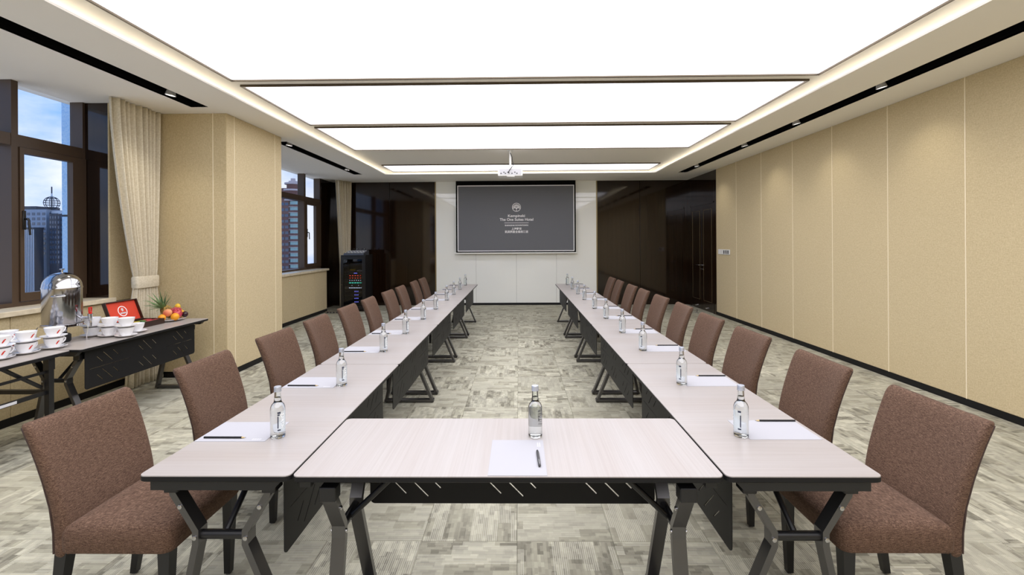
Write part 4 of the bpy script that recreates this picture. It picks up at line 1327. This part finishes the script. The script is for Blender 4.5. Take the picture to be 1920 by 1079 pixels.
for i, (z, h, c_, n_, w_) in enumerate(units):
    u_ = thing('rack_unit', f'black rack unit with {n_} {c_} lights, {ordn[i] if i < 10 else "lowest"} from the rack top', 'audio unit', (-3.735, 10.90 + y0 + 0.045, z), 0, 'audio units in the rack')
    part('faceplate', MB().rbox(-hx + 0.055, hx - 0.055, -0.004, 0.3, 0, h, 0.002), 'steel' if i == 6 else 'plastic_dark', u_)
    for k in range(n_):
        x = (-0.12 + 0.3 * (k + 0.5) / n_) if c_ != 'blue' else 0.02 + 0.035 * k
        lm = LED[c_]
        part('indicator_light', MB().box(x - w_, x + w_, -0.0065, -0.004, h * 0.3, h * 0.7), lm, u_)
    for k in range(3):
        part('unit_knob', MB().lathe([(0.007, 0), (0.006, 0.01), (0.0, 0.01)], 10), 'graphite', u_, 40, (0.14 + 0.024 * k, -0.004, h / 2), (pi / 2, 0, 0))
yl_ = thing('yellow_cable_coil', 'coiled yellow cable on the upper rack shelf', 'cable', (-3.80, 10.80, 0.925))
part('coil', MB().tube([(0.06 * cos(a), 0.05 * sin(a), 0.006 + 0.012 * (a / (2 * pi))) for a in [2 * pi * 3 * k / 48 for k in range(49)]], 0.006, 6), mat('yellow_cable', lin(226, 186, 30), 0.5), yl_, 60)
part('plug', MB().rbox(0.05, 0.075, 0.0, 0.02, 0.0, 0.018, 0.003), 'plastic_dark', yl_)
shf = part('rack_shelf', MB().box(-hx + 0.055, hx - 0.055, y0 + 0.04, y1 - 0.05, 0.905, 0.92), 'black_metal', rk)
wr = thing('wireless_receiver', 'small white receiver on the upper rack shelf', 'receiver', (-3.62, 10.80, 0.922))
part('receiver_body', MB().rbox(-0.06, 0.06, -0.06, 0.06, 0, 0.02, 0.004), 'plastic_white', wr)
part('receiver_display', MB().box(-0.03, 0.03, -0.0615, -0.06, 0.006, 0.015), 'plastic_dark', wr)
mx = thing('mixing_desk', 'small audio mixing desk with knobs on top of the rack', 'mixer', (-3.735, 10.88, 1.296))
part('desk_body', MB().prism([(-0.20, 0.0), (0.20, 0.0), (0.20, 0.10), (0.16, 0.10), (-0.20, 0.035)], 0, -0.23, 0.23), mat('grey_desk_metal', lin(92, 96, 106), 0.4, 0.5), mx)
for i in range(12):
    for j in range(4):
        yy = -0.14 + 0.075 * j
        part('desk_knob', MB().lathe([(0.008, 0.0), (0.007, 0.016), (0.0, 0.016)], 8), ('plastic_white', 'print_grey')[(i + j) % 2], mx, 40, (-0.2 + 0.036 * i, yy, 0.036 + (yy + 0.20) * 0.18))
for k, x in enumerate((-0.14, -0.05, 0.06, 0.12)):
    part('jack_lead', MB().tube([(x, 0.17, 0.10), (x, 0.16, 0.135), (x + 0.02, 0.19, 0.15), (x + 0.03, 0.23, 0.10)], 0.006, 6), 'steel' if k % 2 else 'plastic_dark', mx, 60)
ps = thing('power_strip', 'metal power strip lying on the carpet beside the rack', 'power strip', (-4.12, 10.42, 0))
part('strip_body', MB().rbox(-0.16, 0.16, -0.03, 0.03, 0.004, 0.045, 0.005), 'steel', ps)
for k in range(4):
    part('socket', MB().rbox(-0.12 + 0.07 * k, -0.085 + 0.07 * k, -0.032, -0.028, 0.012, 0.036, 0.002), 'plastic_dark', ps)
part('strip_lead', MB().tube([(0.16, 0, 0.02), (0.22, 0.03, 0.012), (0.30, 0.10, 0.008), (0.30, 0.22, 0.008)], 0.006, 6), 'plastic_dark', ps, 60)
part('strip_foot', MB().box(-0.15, -0.12, -0.025, 0.025, 0, 0.004).box(0.12, 0.15, -0.025, 0.025, 0, 0.004), 'rubber', ps)

# ------------------------------------------------------------------ the city outside
MT['ext_blue'] = mottled('pale_blue_cladding', lin(160, 205, 246), lin(196, 226, 252), 60, 0.6, detail=6)
fin = thing('facade_fin', 'pale blue outside fin of the building seen through the near window', 'facade fin', (-5.295, 5.56, 0))
for z0, z1 in ((-2.0, 1.90), (1.925, 3.32), (3.345, 6.0)):
    part('cladding_panel', MB().rbox(-0.08, 0.08, -0.0725, 0.0725, z0, z1, 0.004), 'ext_blue', fin)
part('core', MB().box(-0.07, 0.07, -0.06, 0.06, -2.0, 6.0), 'graphite', fin)
GZ = -60.0
gnd = struct('ground_outside', MB().box(-700, 100, 20, 900, GZ - 1, GZ), mat('city_ground', lin(120, 120, 124), 0.9))
MT['ext_grey'] = mat('grey_cladding', lin(150, 160, 176), 0.5)
MT['ext_dark'] = mat('dark_facade', lin(48, 56, 70), 0.4)
MT['ext_light'] = mat('light_facade', lin(205, 210, 218), 0.5)
MT['ext_glass'] = mat('facade_glass', lin(70, 88, 110), 0.08, spec=0.8)
MT['ext_teal'] = mat('teal_glazing', lin(150, 190, 188), 0.1, spec=0.8)
MT['ext_brick'] = mat('red_brown_cladding', lin(128, 92, 84), 0.8)
MT['ext_pink'] = mat('pale_pink_cornice', lin(214, 196, 192), 0.8)


def tower(name, label, x0, x1, y0, y1, z1, m, win, wm, cols, rows_, zt, dz, wfrac=0.6, hfrac=0.55):
    t = thing(name, label, 'building', ((x0 + x1) / 2, (y0 + y1) / 2, GZ))
    hx_, hy_ = (x1 - x0) / 2, (y1 - y0) / 2
    part('facade_block', MB().box(-hx_, hx_, -hy_, hy_, 0, z1 - GZ), m, t)
    cw = 2 * hx_ / cols
    me_ = MB().rbox(-cw * wfrac / 2, cw * wfrac / 2, -0.15, 0.05, -dz * hfrac / 2, dz * hfrac / 2, 0.03).mesh('facade_window')
    me_.materials.append(MT[wm])
    cs_ = 2 * hy_ / max(1, int(cols * hy_ / hx_))
    for i in range(cols):
        for j in range(rows_):
            link('facade_window', me_, None, t, (-hx_ + cw * (i + 0.5), -hy_, zt - GZ - dz * (j + 0.5)))
    for j in range(rows_):
        for k in range(3):
            link('facade_window', me_, None, t, (hx_, -hy_ + (k + 0.5) * 2 * hy_ / 3, zt - GZ - dz * (j + 0.5)), (0, 0, pi / 2))
    return t


ta_ = tower('office_tower', 'grey office tower carrying a wire globe and spire', -330, -306.5, 300, 318, 24.8, 'ext_grey', 1, 'ext_glass', 7, 9, 23.5, 3.2)
part('penthouse', MB().box(-10, 4, -8, 8, 24.8 - GZ, 27.0 - GZ), 'ext_dark', ta_)
cxg, cyg, czg, rg_ = 12.4, -6.0, 29.2 - GZ, 4.1
gl_ = part('globe_core', MB().lathe([(0.35, 0.0), (0.35, 15.0)], 8), 'ext_dark', ta_, 40, (cxg, cyg, 24.8 - GZ))
for k in range(6):
    a = pi * k / 6
    part('globe_meridian', MB().tube([(rg_ * cos(t) * cos(a), rg_ * cos(t) * sin(a), 4.4 + rg_ * sin(t)) for t in [2 * pi * i / 24 for i in range(25)]], 0.16, 5), 'ext_dark', gl_)
for k in range(-2, 3):
    z = 0.36 * k * rg_
    r = sqrt(rg_ ** 2 - z * z)
    part('globe_ring', MB().tube([(r * cos(t), r * sin(t), 4.4 + z) for t in [2 * pi * i / 24 for i in range(25)]], 0.16, 5), 'ext_dark', gl_)
part('spire', MB().lathe([(0.55, 24.8 - GZ + 8), (0.4, 35 - GZ), (0.18, 37 - GZ), (0.12, 40.0 - GZ)], 8), 'ext_light', ta_, 40, (cxg, cyg, 0))
ts = thing('striped_tower', 'white striped tower standing before the globe tower', 'building', (-307.5, 293, GZ))
part('facade_block', MB().box(-3.6, 3.2, -3, 3, 0, 12.5 - GZ), 'ext_dark', ts)
for k in range(7):
    x = -3.4 + k * 1.05
    part('facade_rib', MB().box(x, x + 0.42, -3.25, -3.0, 10, 11.5 - GZ), 'ext_light', ts)
part('roof_cap', MB().box(-3.8, 3.4, -3.4, 3.2, 11.6 - GZ, 12.8 - GZ), 'ext_dark', ts)
tower('glass_annex', 'pale glass block beside the globe tower', -306.2, -301.5, 303, 318, 24.0, 'ext_light', 1, 'ext_glass', 3, 12, 23.0, 3.0, 0.8, 0.6)
tower('dark_tower', 'dark slab tower beside the globe tower', -301.4, -296.6, 297, 302.8, 21.8, 'ext_dark', 1, 'ext_glass', 3, 10, 21.0, 3.2)
tower('blue_tower', 'narrow blue grey tower at the outside fin', -296.4, -290, 305, 315, 20.2, 'ext_grey', 1, 'ext_glass', 3, 10, 19.5, 3.2)

tr_ = thing('brick_tower', 'red brown apartment tower with rounded balconies seen through the far window', 'building', (-120.8, 253, GZ))
part('facade_block', MB().box(-10, -2.4, -3.0, 9, 0, 31.5 - GZ), 'ext_brick', tr_)
part('bay_core', MB().lathe([(3.2, 0), (3.2, 30 - GZ)], 24), 'ext_brick', tr_, 40)
FH = 3.1
band_me = MB().lathe([(3.2, 0), (3.85, 0), (3.85, 1.25), (3.2, 1.25)], 24).mesh('balcony', 40)
band_me.materials.append(MT['ext_brick'])
glz_me = MB().lathe([(3.35, 0), (3.35, 1.8)], 24).mesh('window_band', 40)
glz_me.materials.append(MT['ext_teal'])
slab_me = MB().lathe([(3.3, 0), (3.98, 0), (3.98, 0.22), (3.3, 0.22)], 24).mesh('floor_slab', 40)
slab_me.materials.append(MT['ext_pink'])
sq_me = MB().box(-0.9, 0.9, -0.12, 0.1, -0.75, 0.75).mesh('facade_window')
sq_me.materials.append(MT['ext_glass'])
for k in range(16):
    z = 24.5 - GZ - FH * k
    link('balcony', band_me, None, tr_, (0, 0, z - FH))
    link('window_band', glz_me, None, tr_, (0, 0, z - FH + 1.25))
    link('floor_slab', slab_me, None, tr_, (0, 0, z - FH - 0.1))
    for x in (-8.3, -5.8, -3.6):
        link('facade_window', sq_me, None, tr_, (x, -3.0, z - FH * 0.5))
for r, z0, z1, m_ in ((4.6, 24.6, 25.6, 'ext_pink'), (4.0, 25.6, 30.0, 'ext_brick'), (4.9, 30.0, 31.0, 'ext_pink'), (3.2, 31.0, 33.6, 'ext_brick'), (4.3, 33.6, 34.6, 'ext_pink'), (2.2, 34.6, 35.6, 'ext_pink'), (1.2, 35.6, 37.0, 'ext_pink')):
    part('crown_tier', MB().lathe([(r * 0.9, z0 - GZ), (r, z0 - GZ + 0.15 * (z1 - z0)), (r, z1 - GZ)], 24), m_, tr_, 40, (-1.5, 0, 0))
